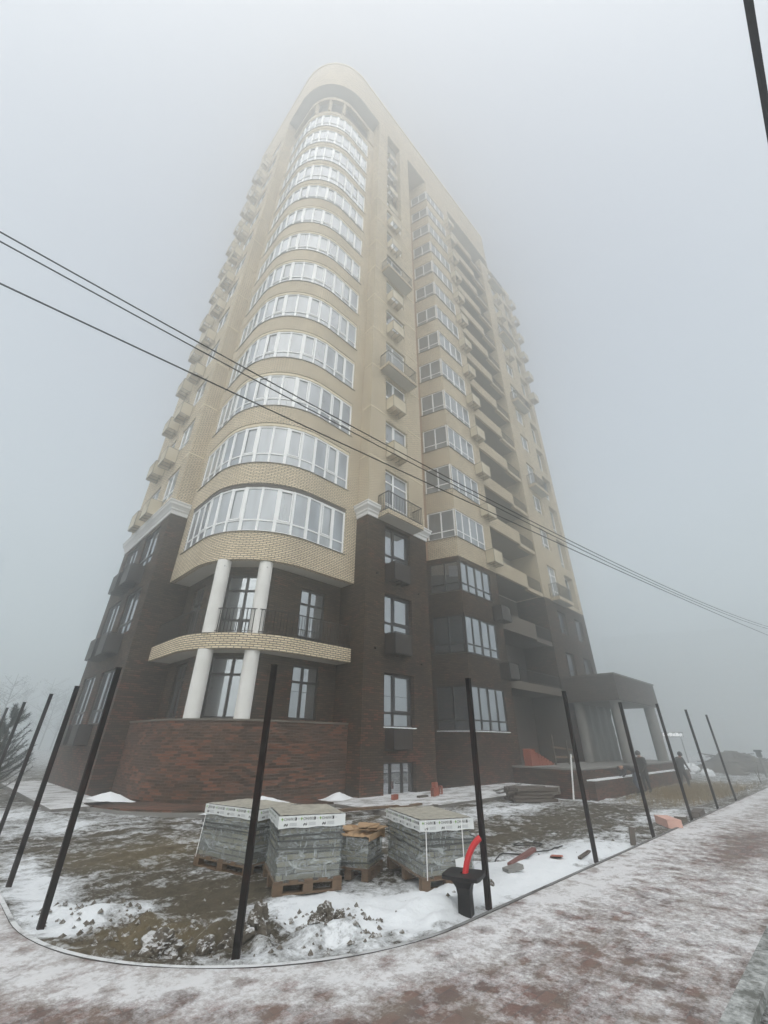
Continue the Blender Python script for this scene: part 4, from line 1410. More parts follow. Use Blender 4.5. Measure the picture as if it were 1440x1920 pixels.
    # printed band round the top
    if brand:
        bz0, bz1 = h_ - 0.115, h_ + 0.012
        lb = MB()
        e = 0.014
        for a, c in (((-e + lx, -e + ly), (L + e + lx, -e + ly)), ((-e + lx, D + ly), (-e + lx, -e + ly)), ((L + e + lx, -e + ly), (L + e + lx, D + ly))):
            k_n = 12
            for k_ in range(k_n):
                p0 = (a[0] + (c[0] - a[0]) * k_ / k_n, a[1] + (c[1] - a[1]) * k_ / k_n); p1 = (a[0] + (c[0] - a[0]) * (k_ + 1) / k_n, a[1] + (c[1] - a[1]) * (k_ + 1) / k_n)
                w0 = 0.006 * math.sin(k_ * 1.3 + seed); w1 = 0.006 * math.sin((k_ + 1) * 1.3 + seed)
                lb.face([(*p0, bz0 + w0), (*p1, bz0 + w1), (*p1, bz1), (*p0, bz1)])
        lab = lb.build('label_band', LABEL, o)
        ink = MB()
        def put(geom, fx, fz, origin, d, slot):
            ink.slot = slot
            for f_ in geom[1]:
                pts = []
                for vi in f_:
                    x, y, _ = geom[0][vi]
                    pts.append((origin[0] + d[0] * (fx + x), origin[1] + d[1] * (fx + x), fz + y))
                ink.face(pts)
        def rect(x0, x1, z0, z1, origin, d, slot):
            ink.slot = slot
            ink.face([(origin[0] + d[0] * x0, origin[1] + d[1] * x0, z0), (origin[0] + d[0] * x1, origin[1] + d[1] * x1, z0), (origin[0] + d[0] * x1, origin[1] + d[1] * x1, z1), (origin[0] + d[0] * x0, origin[1] + d[1] * x0, z1)])
        E2 = e + 0.003
        for origin, d, ln in (((-e + lx, -E2 + ly), (1, 0), L + 2 * e), ((-E2 + lx, D + ly), (0, -1), D), ((L + E2 + lx, -e + ly), (0, 1), D)):
            per_ = 0.25; k_ = 0
            x = 0.03
            while x + 0.215 < ln:
                zt = bz1 - 0.050
                rect(x + 0.009, x + 0.018, zt, zt + 0.033, origin, d, 2); rect(x, x + 0.009, zt + 0.012, zt + 0.021, origin, d, 2); rect(x + 0.018, x + 0.027, zt + 0.012, zt + 0.021, origin, d, 2)
                put(TXT, x + 0.034, zt, origin, d, 0)
                rect(x + 0.180, x + 0.200, zt, zt + 0.032, origin, d, 0)
                rect(x + 0.210, min(x + 0.240, ln), zt + 0.013, zt + 0.018, origin, d, 1)
                zb = bz0 + 0.018
                for q in range(5):
                    xx = x + 0.04 + 0.010 * q
                    rect(xx, xx + 0.008, zb + 0.006 * ((q * 7) % 3), zb + 0.020 + 0.005 * ((q * 5) % 3), origin, d, 0)
                for q in range(4):
                    rect(x + 0.11, x + 0.205, zb + 0.004 + q * 0.009, zb + 0.007 + q * 0.009, origin, d, 1)
                x += per_
        ink.build('lettering', [INK, INKG, GREENI], lab)
    # dark tensioned wraps and white straps
    for z_ in belts:
        s_ = MB()
        e = 0.012
        t = z_ / h_
        a = [(-e, -e), (L + e, -e), (L + e, D + e), (-e, D + e), (-e, -e)]
        for p, q in zip(a[:-1], a[1:]):
            s_.bar((p[0] + lx * t, p[1] + ly * t, z_ + rnd.uniform(-.035, .015)), (q[0] + lx * t, q[1] + ly * t, z_ + rnd.uniform(-.035, .015)), 0.006, 0.016)
        s_.build('dark_strap', BELT, o)
    for x in ties:
        s_ = MB()
        s_.bar((x, -0.016, 0.11), (x + lx, -0.016 + ly, h_ + 0.01), 0.011, 0.004, (0, 1, 0))
        s_.build('white_strap', WHITEP, o)
    if hang:
        s_ = MB(); s_.face([(L * 0.62, -0.03, 0.12), (L * 0.80, -0.045, 0.14), (L * 0.77, -0.03, 0.32), (L * 0.60, -0.025, 0.30)])
        s_.build('paper_tag', LABEL, o)
    return o
def dirang(a, b): return math.atan2(b[1] - a[1], b[0] - a[0])
# local x runs along the front (seen from the street), local y away from the street
pallet('wrapped pallet with pale block courses showing, nearest the kerb', -7.31, -6.61, dirang((-7.31, -6.61), (-6.52, -6.96)), 0.86, 0.98, 0.77, 11, belts=(0.585, 0.52, 0.44), lean=(0.0, 0.02))
pallet('leaning wrapped pallet at the left with a long hanging fold of film', -7.30, -4.33, dirang((-7.30, -4.33), (-7.05, -5.58)), 1.25, 0.82, 0.76, 23, lean=(0.02, 0.05), belts=(0.56, 0.50), ties=(0.05,))
pallet('low wrapped pallet under torn brown cardboard, behind the others', -5.87, -6.75, math.atan2(0.44, 0.9), 0.62, 0.62, 0.47, 37, brand=False, belts=(0.2,), cardtop=True)
pallet('wrapped pallet with two white straps and a loose paper tag, rightmost of the four', -5.78, -7.66, dirang((-5.78, -7.66), (-5.02, -8.0)) , 0.80, 1.25, 0.72, 51, belts=(0.52, 0.45), ties=(0.07, 0.62), hang=True)

# ------------------------------------------------------------------ pedestal with red conduit
def pedestal():
    o = empty('lamp_pedestal', (-6.02, -8.50, -0.06), R(20), 'black flanged pedestal standing by the kerb with a red pipe out of its top', 'pedestal')
    b = MB()
    prof = [(0.072, -0.1), (0.070, 0.10), (0.068, 0.20), (0.078, 0.26), (0.105, 0.31), (0.140, 0.345)]
    n = 4
    for (r0, z0), (r1, z1) in zip(prof[:-1], prof[1:]):
        q0 = [(r0, -r0), (r0, r0), (-r0, r0), (-r0, -r0)]; q1 = [(r1, -r1), (r1, r1), (-r1, r1), (-r1, -r1)]
        for i in range(4):
            i2 = (i + 1) % 4
            b.face([(*q0[i], z0), (*q0[i2], z0), (*q1[i2], z1), (*q1[i], z1)])
    b.build('pedestal_stem', BLACKP, o)
    f = MB()
    hole = 0.045; rr = 0.215
    n = 24
    def sqp(a, r_):
        c, s_ = math.cos(a), math.sin(a); k_ = r_ / max(abs(c), abs(s_))
        k_ = min(k_, r_ * 1.3)
        return (c * k_, s_ * k_)
    for i in range(n):
        a0, a1 = 2 * math.pi * i / n, 2 * math.pi * (i + 1) / n
        o0, o1 = sqp(a0, rr), sqp(a1, rr)
        i0, i1 = (hole * math.cos(a0), hole * math.sin(a0)), (hole * math.cos(a1), hole * math.sin(a1))
        f.face([(*o0, 0.38), (*o1, 0.38), (*i1, 0.38), (*i0, 0.38)])
        f.face([(*o0, 0.346), (*i0, 0.346), (*i1, 0.346), (*o1, 0.346)])
        f.face([(*o0, 0.346), (*o1, 0.346), (*o1, 0.38), (*o0, 0.38)])
        f.face([(*i1, 0.346), (*i0, 0.346), (*i0, 0.38), (*i1, 0.38)])
    f.build('flange', BLACKP, o)
pedestal()
b = MB()
P_ = []; rr = []
for i in range(61):
    t = i / 60
    P_.append((-6.02 + 0.19 * t ** 2.2, -8.50 - 0.13 * t ** 2.2, 0.12 + 0.62 * t - 0.11 * t ** 3))
    rr.append(0.031 + (0.0035 if i % 2 else 0.0))
b.tube(P_, rr, 14)
tag(b.build('corrugated_pipe', REDP), 'bright red corrugated pipe curving up out of the black pedestal', 'pipe')

# ------------------------------------------------------------------ rocks, rubble, boards and other site litter
def rock(x, y, r_, sq, seed, label, z=None, mat=ROCK):
    bm = bmesh.new()
    bmesh.ops.create_icosphere(bm, subdivisions=4, radius=1.0)
    for v in bm.verts:
        c = v.co.copy()
        q = 0.85 + 0.55 * noise.noise(c * 1.4 + Vector((seed, 0, 0))) + 0.38 * abs(noise.noise(c * 2.9 + Vector((0, seed, 0)))) + 0.16 * noise.noise(c * 7.0 + Vector((seed, seed, 0)))
        v.co = Vector((c.x * q * r_, c.y * q * r_ * 0.8, c.z * q * r_ * sq))
    me = bpy.data.meshes.new('rock')
    bm.to_mesh(me); bm.free()
    me.materials.append(mat)
    o = link('rock', me, None, (x, y, (site_z(x, y) if z is None else z) + r_ * sq * 0.35), seed)
    tag(o, label, 'rock', 'frozen clods and stones by the kerb')
rock(-8.78, -7.15, 0.20, 0.6, 1.2, 'largest snow-streaked clod at the kerb left of the foremost post')
rock(-8.17, -7.45, 0.15, 0.9, 2.7, 'pale jagged stone right behind the foremost post')
rock(-8.02, -7.52, 0.11, 1.3, 8.1, 'tall dark clod standing right of the foremost post')
rock(-8.45, -7.35, 0.10, 0.8, 3.9, 'dark lump between the largest clod and the foremost post')
rock(-7.30, -7.62, 0.11, 0.9, 4.4, 'dark heap-topping clod in the snow before the nearest pallet')
rock(-7.18, -7.72, 0.07, 0.9, 6.4, 'dark small clod beside the heap before the nearest pallet')
rock(-7.62, -7.86, 0.06, 0.8, 5.5, 'small flat stone by the kerb below the nearest pallet')
rock(-7.66, -7.70, 0.08, 0.7, 9.5, 'dark squat clod by the kerb below the nearest pallet')
rock(-5.05, -8.2, 0.05, 0.7, 7.7, 'lone brown lump in clean snow right of the pedestal')
rock(-6.15, -7.95, 0.06, 0.45, 9.9, 'brown curled lump in clean snow before the strapped pallet')
rb = MB()
rnd = random.Random(5)
for k_ in range(520):
    if k_ < 330:
        a = rnd.uniform(-0.05, 1.4); d = -rnd.uniform(0.12, 1.1)
        r_ = KR + d
        x, y = KCX - r_ * math.cos(a), KCY - r_ * math.sin(a)
    else:
        x, y = rnd.uniform(-9, 8), rnd.uniform(-8.4, -3.2)
    if sdf_site(x, y) > -0.06: continue
    s_ = rnd.uniform(0.006, 0.03) * (1.25 if k_ < 330 else 1.2)
    z = site_z(x, y)
    q = [(x + s_ * math.cos(t + rnd.uniform(-.4, .4)) * rnd.uniform(.7, 1.3), y + s_ * math.sin(t) * rnd.uniform(.7, 1.3), z - 0.005 + s_ * rnd.uniform(0, 0.4)) for t in (0, 1.25, 2.5, 3.8, 5.1)]
    top = (x, y, z + s_ * rnd.uniform(0.6, 1.2))
    for i in range(5): rb.face([q[i], q[(i + 1) % 5], top])
tag(rb.build('rubble', ROCK), 'scattered frozen crumbs and pebbles over the muddy site', 'rubble', kind='stuff')

def board(x, y, l, w_, t, ang, label, mat=DARKWOOD, z=None, tilt=0.0, name='board', cat='board', grp='loose boards on the site'):
    b = MB(); b.box(-l / 2, l / 2, -w_ / 2, w_ / 2, 0, t)
    o = b.build(name, mat, None, (x, y, (site_z(x, y) if z is None else z) + 0.012), ang)
    o.rotation_euler.y = tilt
    return tag(o, label, cat, grp)
board(-0.55, -3.35, 1.7, 0.16, 0.05, R(22), 'long dark board lying across the edge of the snowy path', z=0.02)
board(-0.75, -2.75, 0.75, 0.14, 0.05, R(-8), 'short brown board lying behind the long board by the path', WOOD, z=0.03)
board(-0.25, -2.7, 0.5, 0.16, 0.05, R(12), 'short thick brown board beside the end of the long board', WOOD, z=0.04)
board(-2.3, -2.2, 3.0, 0.18, 0.05, R(-14), 'long brown plank on the snow behind the cardboard-topped pallet', WOOD, z=0.04)
board(-3.4, -7.75, 1.3, 0.07, 0.05, R(12), 'thin reddish batten lying in the snow right of the pedestal post', plain('red_batten', (0.16, 0.06, 0.05), 0.8))
board(-2.45, -8.35, 0.62, 0.05, 0.03, R(8), 'thin dark stick lying at the foot of the post before the porch')
board(-2.95, -8.1, 0.26, 0.17, 0.02, R(35), 'broken brown shard lying in the snow near the batten', BRICKRED, tilt=0.25)
board(-4.3, -8.1, 0.28, 0.13, 0.05, R(-20), 'grey broken slab end in the snow right of the pedestal', CONC, tilt=-0.12)
o = board(-0.68, -8.52, 0.06, 0.09, 0.42, R(30), 'short grey wooden stake stuck upright at the kerb', DARKWOOD, z=-0.2, name='stake', cat='stake', grp=None); o.rotation_euler.x = 0.12
o = board(2.1, -8.45, 0.75, 0.30, 0.16, R(35), 'pale pink foam block lying at the kerb', PINK, name='foam_block', cat='foam block', grp=None)
o = board(3.0, -8.5, 0.4, 0.25, 0.14, R(10), 'dark chunk of debris beside the pink foam block', ROCK, name='debris_chunk', cat='debris', grp=None)
board(4.6, -8.52, 1.1, 0.22, 0.12, R(6), 'dark lumpy plank along the kerb beyond the pink foam', DARKWOOD)
P_ = []
for i in range(40):
    t = i / 39
    x, y = -3.6 + 1.5 * t + 0.10 * math.sin(9 * t), -7.35 + 0.22 * math.sin(5.2 * t) - 0.25 * t
    P_.append((x, y, site_z(x, y) + 0.015))
b = MB(); b.tube(P_, 0.009, 6)
tag(b.build('loose_cable', BLACKP), 'thin black cable snaking over the snow beyond the pedestal post', 'cable')
P_ = []
for i in range(40):
    a = 6.6 * i / 39; r_ = 0.30 + 0.05 * math.sin(3 * a)
    x, y = -2.2 + r_ * math.cos(a), -7.2 + r_ * 0.7 * math.sin(a)
    P_.append((x, y, site_z(x, y) + 0.015 + 0.004 * a))
b = MB(); b.tube(P_, 0.008, 6)
tag(b.build('loose_cable', BLACKP), 'small dropped loop of black cable on the snow before the porch', 'cable')
# hollow bricks on the path
def hollow(x, y, z, ang, upright, label):
    b = MB()
    L_, W_, H_ = 0.25, 0.12, 0.14
    b.box(-L_ / 2, L_ / 2, -W_ / 2, -W_ / 2 + 0.02, 0, H_); b.box(-L_ / 2, L_ / 2, W_ / 2 - 0.02, W_ / 2, 0, H_)
    for k_ in range(5):
        xx = -L_ / 2 + 0.01 + (L_ - 0.02) * k_ / 4
        b.box(xx - 0.01, xx + 0.01, -W_ / 2 + 0.0201, W_ / 2 - 0.0201, 0.0002, H_ - 0.0002)
    o = b.build('hollow_brick', BRICKRED, None, (x, y, z), ang)
    if upright: o.rotation_euler = (0, R(90), ang); o.location.z = z + L_ / 2
    tag(o, label, 'brick', 'red hollow bricks on the snowy path')
hollow(0.55, -1.1, 0.025, R(10), False, 'single red hollow brick lying before the basement window')
hollow(2.15, -1.35, 0.025, R(5), True, 'red hollow brick standing upright, nearest in the cluster right of the basement window')
hollow(2.42, -1.25, 0.025, R(-8), True, 'red hollow brick standing under another one by the basement window')
hollow(2.42, -1.25, 0.277, R(12), False, 'red hollow brick lying on top of the standing one')
hollow(2.95, -1.05, 0.025, R(20), True, 'red hollow brick standing farthest right of the cluster')
board(1.75, -1.25, 0.5, 0.12, 0.06, R(4), 'dark board end beside the red hollow bricks', z=0.01)
# plank stack at the end of the path
st = empty('plank_stack', (4.35, -3.8, site_z(4.35, -3.8)), R(-35), 'low stack of dark weathered planks on bearers at the end of the path', 'plank stack')
for j, wz in enumerate((0.02, 0.12, 0.22, 0.32)):
    for i in range(4):
        b = MB(); l = random.uniform(0.65, 0.8)
        b.box(-l, l, -0.45 + 0.24 * i + random.uniform(-.03, .03), -0.26 + 0.24 * i, wz, wz + 0.085)
        b.build('plank', DARKWOOD, st, (random.uniform(-.1, .1), 0, 0), random.uniform(-.05, .05))
for k_, (x, y, a) in enumerate(((5.6, -2.2, 10), (6.2, -1.6, 15), (7.0, -1.9, 8), (7.6, -1.3, 12))):
    board(x, y, 1.9, 0.14, 0.04, R(a), ['snowy flat plank', 'snow-edged thin plank', 'longer snow-dusted plank', 'farthest snow-dusted plank'][k_] + ' on the path, %s under the chamfered bay' % ['first', 'second', 'third', 'fourth'][k_], APRON, z=0.03 + 0.01 * k_)
# brick stack on the porch
st = empty('brick_stack', (10.15, -0.95, 0.703), R(0), 'stepped stack of loose red bricks on the porch edge', 'brick stack')
rnd = random.Random(21)
for j in range(9):
    b = MB()
    for i in range(max(2, 9 - j)):
        for q in range(3):
            dx, dy = rnd.uniform(-.015, .015), rnd.uniform(-.012, .012)
            b.box(0.26 * i + 0.004 + dx, 0.26 * i + 0.252 + dx, 0.13 * q + dy, 0.13 * q + 0.12 + dy, 0.079 * j + 0.001, 0.079 * j + 0.076)
    b.build('brick_course', BRICKRED, st)
# white marker pole
b = MB(); b.tube([(0, 0, -0.2), (0.0, 0.02, 1.55)], 0.03, 10)
o = b.build('marker_pole', WHITEP, None, (7.3, -3.95, -0.25)); o.rotation_euler = (0.10, 0.12, 0)
tag(o, 'thin white pole standing before the porch', 'pole')
# trestle frame on the porch
tr_ = empty('timber_trestle', (12.35, -1.1, 0.705), R(-6), 'rough timber trestle frame standing on the porch beside the red bricks', 'trestle')
for (a, c) in (((0, 0, 0), (0, 0, 1.35)), ((1.3, 0, 0), (1.3, 0, 1.1)), ((2.4, .2, 0), (2.4, .2, 1.5))):
    b = MB(); b.bar(a, c, 0.07, 0.07, (0, 1, 0)); b.build('upright', DARKWOOD, tr_)
b = MB(); b.bar((-.1, .04, 0.8), (2.5, .2, 0.62), 0.05, 0.09); b.build('rail', WOOD, tr_)
b = MB(); b.bar((-.1, .04, 0.35), (2.5, .2, 0.30), 0.05, 0.09); b.build('rail', WOOD, tr_)

# ------------------------------------------------------------------ overhead wires
def wire(L_, R_, sag, rad, label, name='overhead_wire', cat='wire', grp='overhead wires crossing the tower', t0=-0.5, t1=1.6, mat=BLACKP):
    L_, R_ = Vector(L_), Vector(R_)
    P_ = []
    for i in range(81):
        t = t0 + (t1 - t0) * i / 80
        p = L_.lerp(R_, t); p.z -= sag * t * (1 - t)
        P_.append(p)
    b = MB(); b.tube(P_, rad, 6)
    return tag(b.build(name, mat), label, cat, grp)
wire((-12.44, -6.95, 7.0), (18.19, -11.05, 7.0), 2.33, 0.011, 'uppermost of the three black overhead wires')
wire((-12.43, -6.81, 7.0), (18.76, -10.99, 7.0), 2.24, 0.011, 'middle overhead wire, close under the uppermost')
wire((-12.36, -6.12, 7.0), (20.59, -10.80, 7.0), 0.63, 0.014, 'lowest and thickest of the three black overhead wires')
wire((-9.30, -13.11, 5.0), (-8.62, -13.12, 5.0), 0.0, 0.021, 'thick black cable overhead in the upper right corner', 'overhead_cable', 'cable', None, -12, 40)

# ------------------------------------------------------------------ people by the porch
def plainp(name, col, rough=0.8): return MATS.get(name) or plain(name, col, rough, var=0.2, scale=8)
def person(loc, rz, J, mats, label, hood=True, bulk=1.0):
    """one continuous body grown over a posed skeleton; J gives joints in local metres (x right, y forward)"""
    V = []; E_ = []; Rr = []; reg = []
    def add(p, r_, par, g):
        V.append(p); Rr.append(r_); reg.append(g)
        if par is not None: E_.append((par, len(V) - 1))
        return len(V) - 1
    pel = add(J['pelvis'], 0.135 * bulk ** 1.4, None, 1 if bulk > 1.1 else 0)
    sp = add(J['spine'], 0.145 * bulk, pel, 1)
    ch = add(J['chest'], 0.155 * bulk, sp, 1)
    nk = add(J['neck'], 0.062, ch, 3)
    hd_ = add(J['head'], 0.092, nk, 3)
    ht = add(J['top'], 0.078, hd_, 3)
    for sd in ('l', 'r'):
        sh = add(J['sh' + sd], 0.078, ch, 1); el = add(J['el' + sd], 0.056, sh, 1); wr = add(J['wr' + sd], 0.040, el, 1)
        ha = add(J['ha' + sd], 0.036, wr, 2)
        d = (Vector(J['ha' + sd]) - Vector(J['wr' + sd])).normalized()
        side = d.cross(Vector((0, 1, 0.3))).normalized()
        for q, (o_, ln) in enumerate(((-0.026, 0.065), (-0.009, 0.078), (0.009, 0.074), (0.026, 0.058))):
            b0 = Vector(J['ha' + sd]) + side * o_ + d * 0.02
            f1 = add(tuple(b0 + d * ln * 0.5), 0.009, ha, 2)
            add(tuple(b0 + d * ln + Vector((0, 0.012, -0.012))), 0.008, f1, 2)
        t1 = add(tuple(Vector(J['wr' + sd]).lerp(Vector(J['ha' + sd]), 0.6) + side * 0.045 + d * 0.01), 0.011, ha, 2)
        add(tuple(Vector(V[t1]) + side * 0.012 + d * 0.035), 0.009, t1, 2)
        hp_ = add(J['hip' + sd], 0.105 * bulk ** 1.4, pel, 1 if bulk > 1.1 else 0); kn = add(J['kn' + sd], 0.078, hp_, 0); an = add(J['an' + sd], 0.058, kn, 0)
        add(J['toe' + sd], 0.045, an, 4)
    me = bpy.data.meshes.new('person'); me.from_pydata(V, E_, [])
    o = bpy.data.objects.new('person', me); COL.objects.link(o)
    o.modifiers.new('skin', 'SKIN'); sub = o.modifiers.new('sub', 'SUBSURF'); sub.levels = sub.render_levels = 2
    for i, v in enumerate(me.skin_vertices[0].data):
        v.radius = (Rr[i], Rr[i] * (0.82 if reg[i] == 1 and i < 3 else 1.0)); v.use_root = (i == 0)
    dg = bpy.context.evaluated_depsgraph_get()
    body = bpy.data.meshes.new_from_object(o.evaluated_get(dg))
    bpy.data.objects.remove(o)
    for m_ in mats: body.materials.append(m_)
    segs = [(Vector(V[a]), Vector(V[b]), reg[b], Rr[b]) for a, b in E_]
    for p in body.polygons:
        best = (9, 0)
        for a, b, g, r_ in segs:
            ab = b - a; t = max(0, min(1, (p.center - a).dot(ab) / max(1e-9, ab.length_squared)))
            dd = (p.center - (a + ab * t)).length - r_
            if dd < best[0]: best = (dd, g)
        p.material_index = best[1]; p.use_smooth = True
    body.name = 'person'
    o = link('person', body, None, loc, rz)
    # hat or hood over the crown of the head
    hb = MB(); hb.smooth = True
    c = Vector(J['head']).lerp(Vector(J['top']), 0.55); ax = (Vector(J['top']) - Vector(J['head'])).normalized()
    n1 = ax.orthogonal().normalized(); n2 = ax.cross(n1)
    rad = 0.125 if hood else 0.112
    rings = []
    for j in range(7):
        a = R(-25 if hood else 0) + R(115 if hood else 90) * j / 6
        rings.append([c + ax * (rad * 1.05 * math.sin(a)) + (n1 * math.cos(2 * math.pi * k_ / 14) + n2 * math.sin(2 * math.pi * k_ / 14)) * rad * max(0.02, math.cos(a)) for k_ in range(14)])
    for j in range(6):
        for k_ in range(14):
            k2 = (k_ + 1) % 14
            hb.face([rings[j][k_], rings[j][k2], rings[j + 1][k2], rings[j + 1][k_]])
    hb.build('hood' if hood else 'knit_hat', mats[1] if hood else mats[4], o)
    # nose and ears
    f = MB(); fw_ = Vector(J.get('face', (0, 1, 0))).normalized(); sdv = ax.cross(fw_).normalized(); hc = Vector(J['head']).lerp(Vector(J['top']), 0.35)
    f.tube([hc + fw_ * 0.085 + ax * 0.03, hc + fw_ * 0.115 - ax * 0.005, hc + fw_ * 0.09 - ax * 0.015], [0.006, 0.014, 0.010], 6)
    for q in (-1, 1): f.tube([hc + sdv * q * 0.088 - ax * 0.03, hc + sdv * q * 0.1, hc + sdv * q * 0.088 + ax * 0.03], [0.008, 0.016, 0.01], 6)
    f.build('face_features', mats[3], o)
    tag(o, label, 'person')
SKIN = plainp('skin', (0.42, 0.24, 0.17)); JACK = plainp('dark_jacket', (0.022, 0.023, 0.027)); JEAN = plainp('blue_jeans', (0.045, 0.058, 0.085)); BOOT = plainp('boots', (0.015, 0.014, 0.013)); PANTS = plainp('dark_trousers', (0.02, 0.02, 0.022)); JACK2 = plainp('grey_jacket', (0.035, 0.034, 0.033)); GLOVE = plainp('work_gloves', (0.06, 0.055, 0.05))
GZ = -0.40
person((14.35, -3.98, GZ), R(35), {'pelvis': (0, -0.12, 0.90), 'spine': (0, 0.05, 1.02), 'chest': (0, 0.27, 1.08), 'neck': (0, 0.42, 1.06), 'head': (0, 0.50, 1.03), 'top': (0, 0.62, 0.98), 'face': (0, 0.3, -1),
    'shl': (-0.19, 0.30, 1.06), 'ell': (-0.24, 0.42, 0.80), 'wrl': (-0.16, 0.58, 0.62), 'hal': (-0.14, 0.64, 0.55), 'shr': (0.19, 0.30, 1.06), 'elr': (0.24, 0.44, 0.80), 'wrr': (0.14, 0.60, 0.64), 'har': (0.11, 0.66, 0.57),
    'hipl': (-0.11, -0.12, 0.85), 'knl': (-0.15, 0.02, 0.47), 'anl': (-0.16, -0.10, 0.09), 'toel': (-0.18, 0.10, 0.04), 'hipr': (0.11, -0.12, 0.85), 'knr': (0.16, -0.02, 0.47), 'anr': (0.20, -0.22, 0.09), 'toer': (0.24, -0.04, 0.04)},
    [JEAN, JACK, GLOVE, SKIN, BOOT], 'person in dark jacket and blue jeans bending over at the porch step', hood=False)
STAND = {'pelvis': (0, 0, 0.93), 'spine': (0, 0.0, 1.12), 'chest': (0, 0.03, 1.32), 'neck': (0, 0.06, 1.50), 'head': (0, 0.09, 1.58), 'top': (0, 0.11, 1.70),
    'shl': (-0.20, 0.03, 1.42), 'ell': (-0.26, 0.04, 1.14), 'wrl': (-0.22, 0.20, 0.96), 'hal': (-0.20, 0.26, 0.92), 'shr': (0.20, 0.03, 1.42), 'elr': (0.26, 0.06, 1.14), 'wrr': (0.20, 0.24, 1.02), 'har': (0.17, 0.30, 1.0),
    'hipl': (-0.10, 0, 0.87), 'knl': (-0.12, 0.05, 0.48), 'anl': (-0.13, 0.0, 0.09), 'toel': (-0.15, 0.18, 0.04), 'hipr': (0.10, 0, 0.87), 'knr': (0.12, 0.03, 0.48), 'anr': (0.14, -0.04, 0.09), 'toer': (0.18, 0.14, 0.04)}
person((15.15, -4.25, GZ), R(70), dict(STAND), [PANTS, JACK2, GLOVE, SKIN, BOOT], 'person in dark grey hooded jacket standing behind the bending one', hood=True, bulk=1.15)
W3 = dict(STAND); W3.update({'chest': (0, 0.10, 1.30), 'neck': (0, 0.16, 1.47), 'head': (0, 0.20, 1.55), 'top': (0, 0.24, 1.66), 'shl': (-0.20, 0.10, 1.40), 'shr': (0.20, 0.10, 1.40),
    'elr': (0.42, 0.12, 1.20), 'wrr': (0.60, 0.20, 1.02), 'har': (0.66, 0.23, 0.96), 'ell': (-0.26, 0.16, 1.12), 'wrl': (-0.22, 0.30, 0.92), 'hal': (-0.2, 0.35, 0.86),
    'knl': (-0.12, 0.14, 0.48), 'anl': (-0.13, 0.10, 0.09), 'toel': (-0.14, 0.28, 0.04), 'knr': (0.12, 0.0, 0.48), 'anr': (0.13, -0.16, 0.10), 'toer': (0.15, 0.02, 0.04)})
person((19.5, -4.85, GZ - 0.02), R(150), W3, [PANTS, JACK, GLOVE, SKIN, BOOT], 'person in black hooded coat with one arm held out, standing in the dry grass', hood=True, bulk=1.22)

# ------------------------------------------------------------------ dry grass, dead shrub, pine, far trees
GRASS = plain('dry_grass', (0.24, 0.175, 0.085), 0.9, var=0.4, scale=5)
g_ = MB(); rnd = random.Random(3)
for k_ in range(9000):
    x = rnd.gauss(18.0, 2.6); y = rnd.gauss(-5.6, 0.85)
    if y > -3.8 or y < -8.2: continue
    h_ = rnd.uniform(0.08, 0.28); a = rnd.uniform(0, 6.28); w_ = rnd.uniform(0.006, 0.014)
    dx, dy = math.cos(a), math.sin(a); z = site_z(x, y) - 0.01
    b = rnd.uniform(0.02, 0.16)
    g_.face([(x - dy * w_, y + dx * w_, z), (x + dy * w_, y - dx * w_, z), (x + dx * b, y + dy * b, z + h_)])
tag(g_.build('grass', GRASS), 'dry yellow grass tussocks in front of the canopy', 'grass', kind='stuff')
TWIG = plain('twig', (0.07, 0.055, 0.045), 0.9)
def shrub(x, y, h_, n, seed, label):
    rnd = random.Random(seed); b = MB()
    for k_ in range(n):
        a = rnd.uniform(0, 6.28); l = h_ * rnd.uniform(0.6, 1.0); sp_ = rnd.uniform(0.05, 0.3)
        P_ = [(sp_ * math.cos(a) * t * t * l, sp_ * math.sin(a) * t * t * l, -0.05 + l * t) for t in (0, .3, .6, 1)]
        b.tube(P_, [0.012, 0.010, 0.007, 0.003], 5)
        for t in (0.5, 0.7, 0.85):
            a2 = a + rnd.uniform(-1.5, 1.5); p = Vector((sp_ * math.cos(a) * t * t * l, sp_ * math.sin(a) * t * t * l, -0.05 + l * t))
            b.tube([p, p + Vector((math.cos(a2) * .1, math.sin(a2) * .1, .14)) * l], [0.005, 0.002], 4)
    tag(b.build('dead_shrub', TWIG, None, (x, y, site_z(x, y))), label, 'shrub')
shrub(21.5, -7.9, 1.0, 5, 4, 'thin bare shrub by the kerb beyond the last fence post')

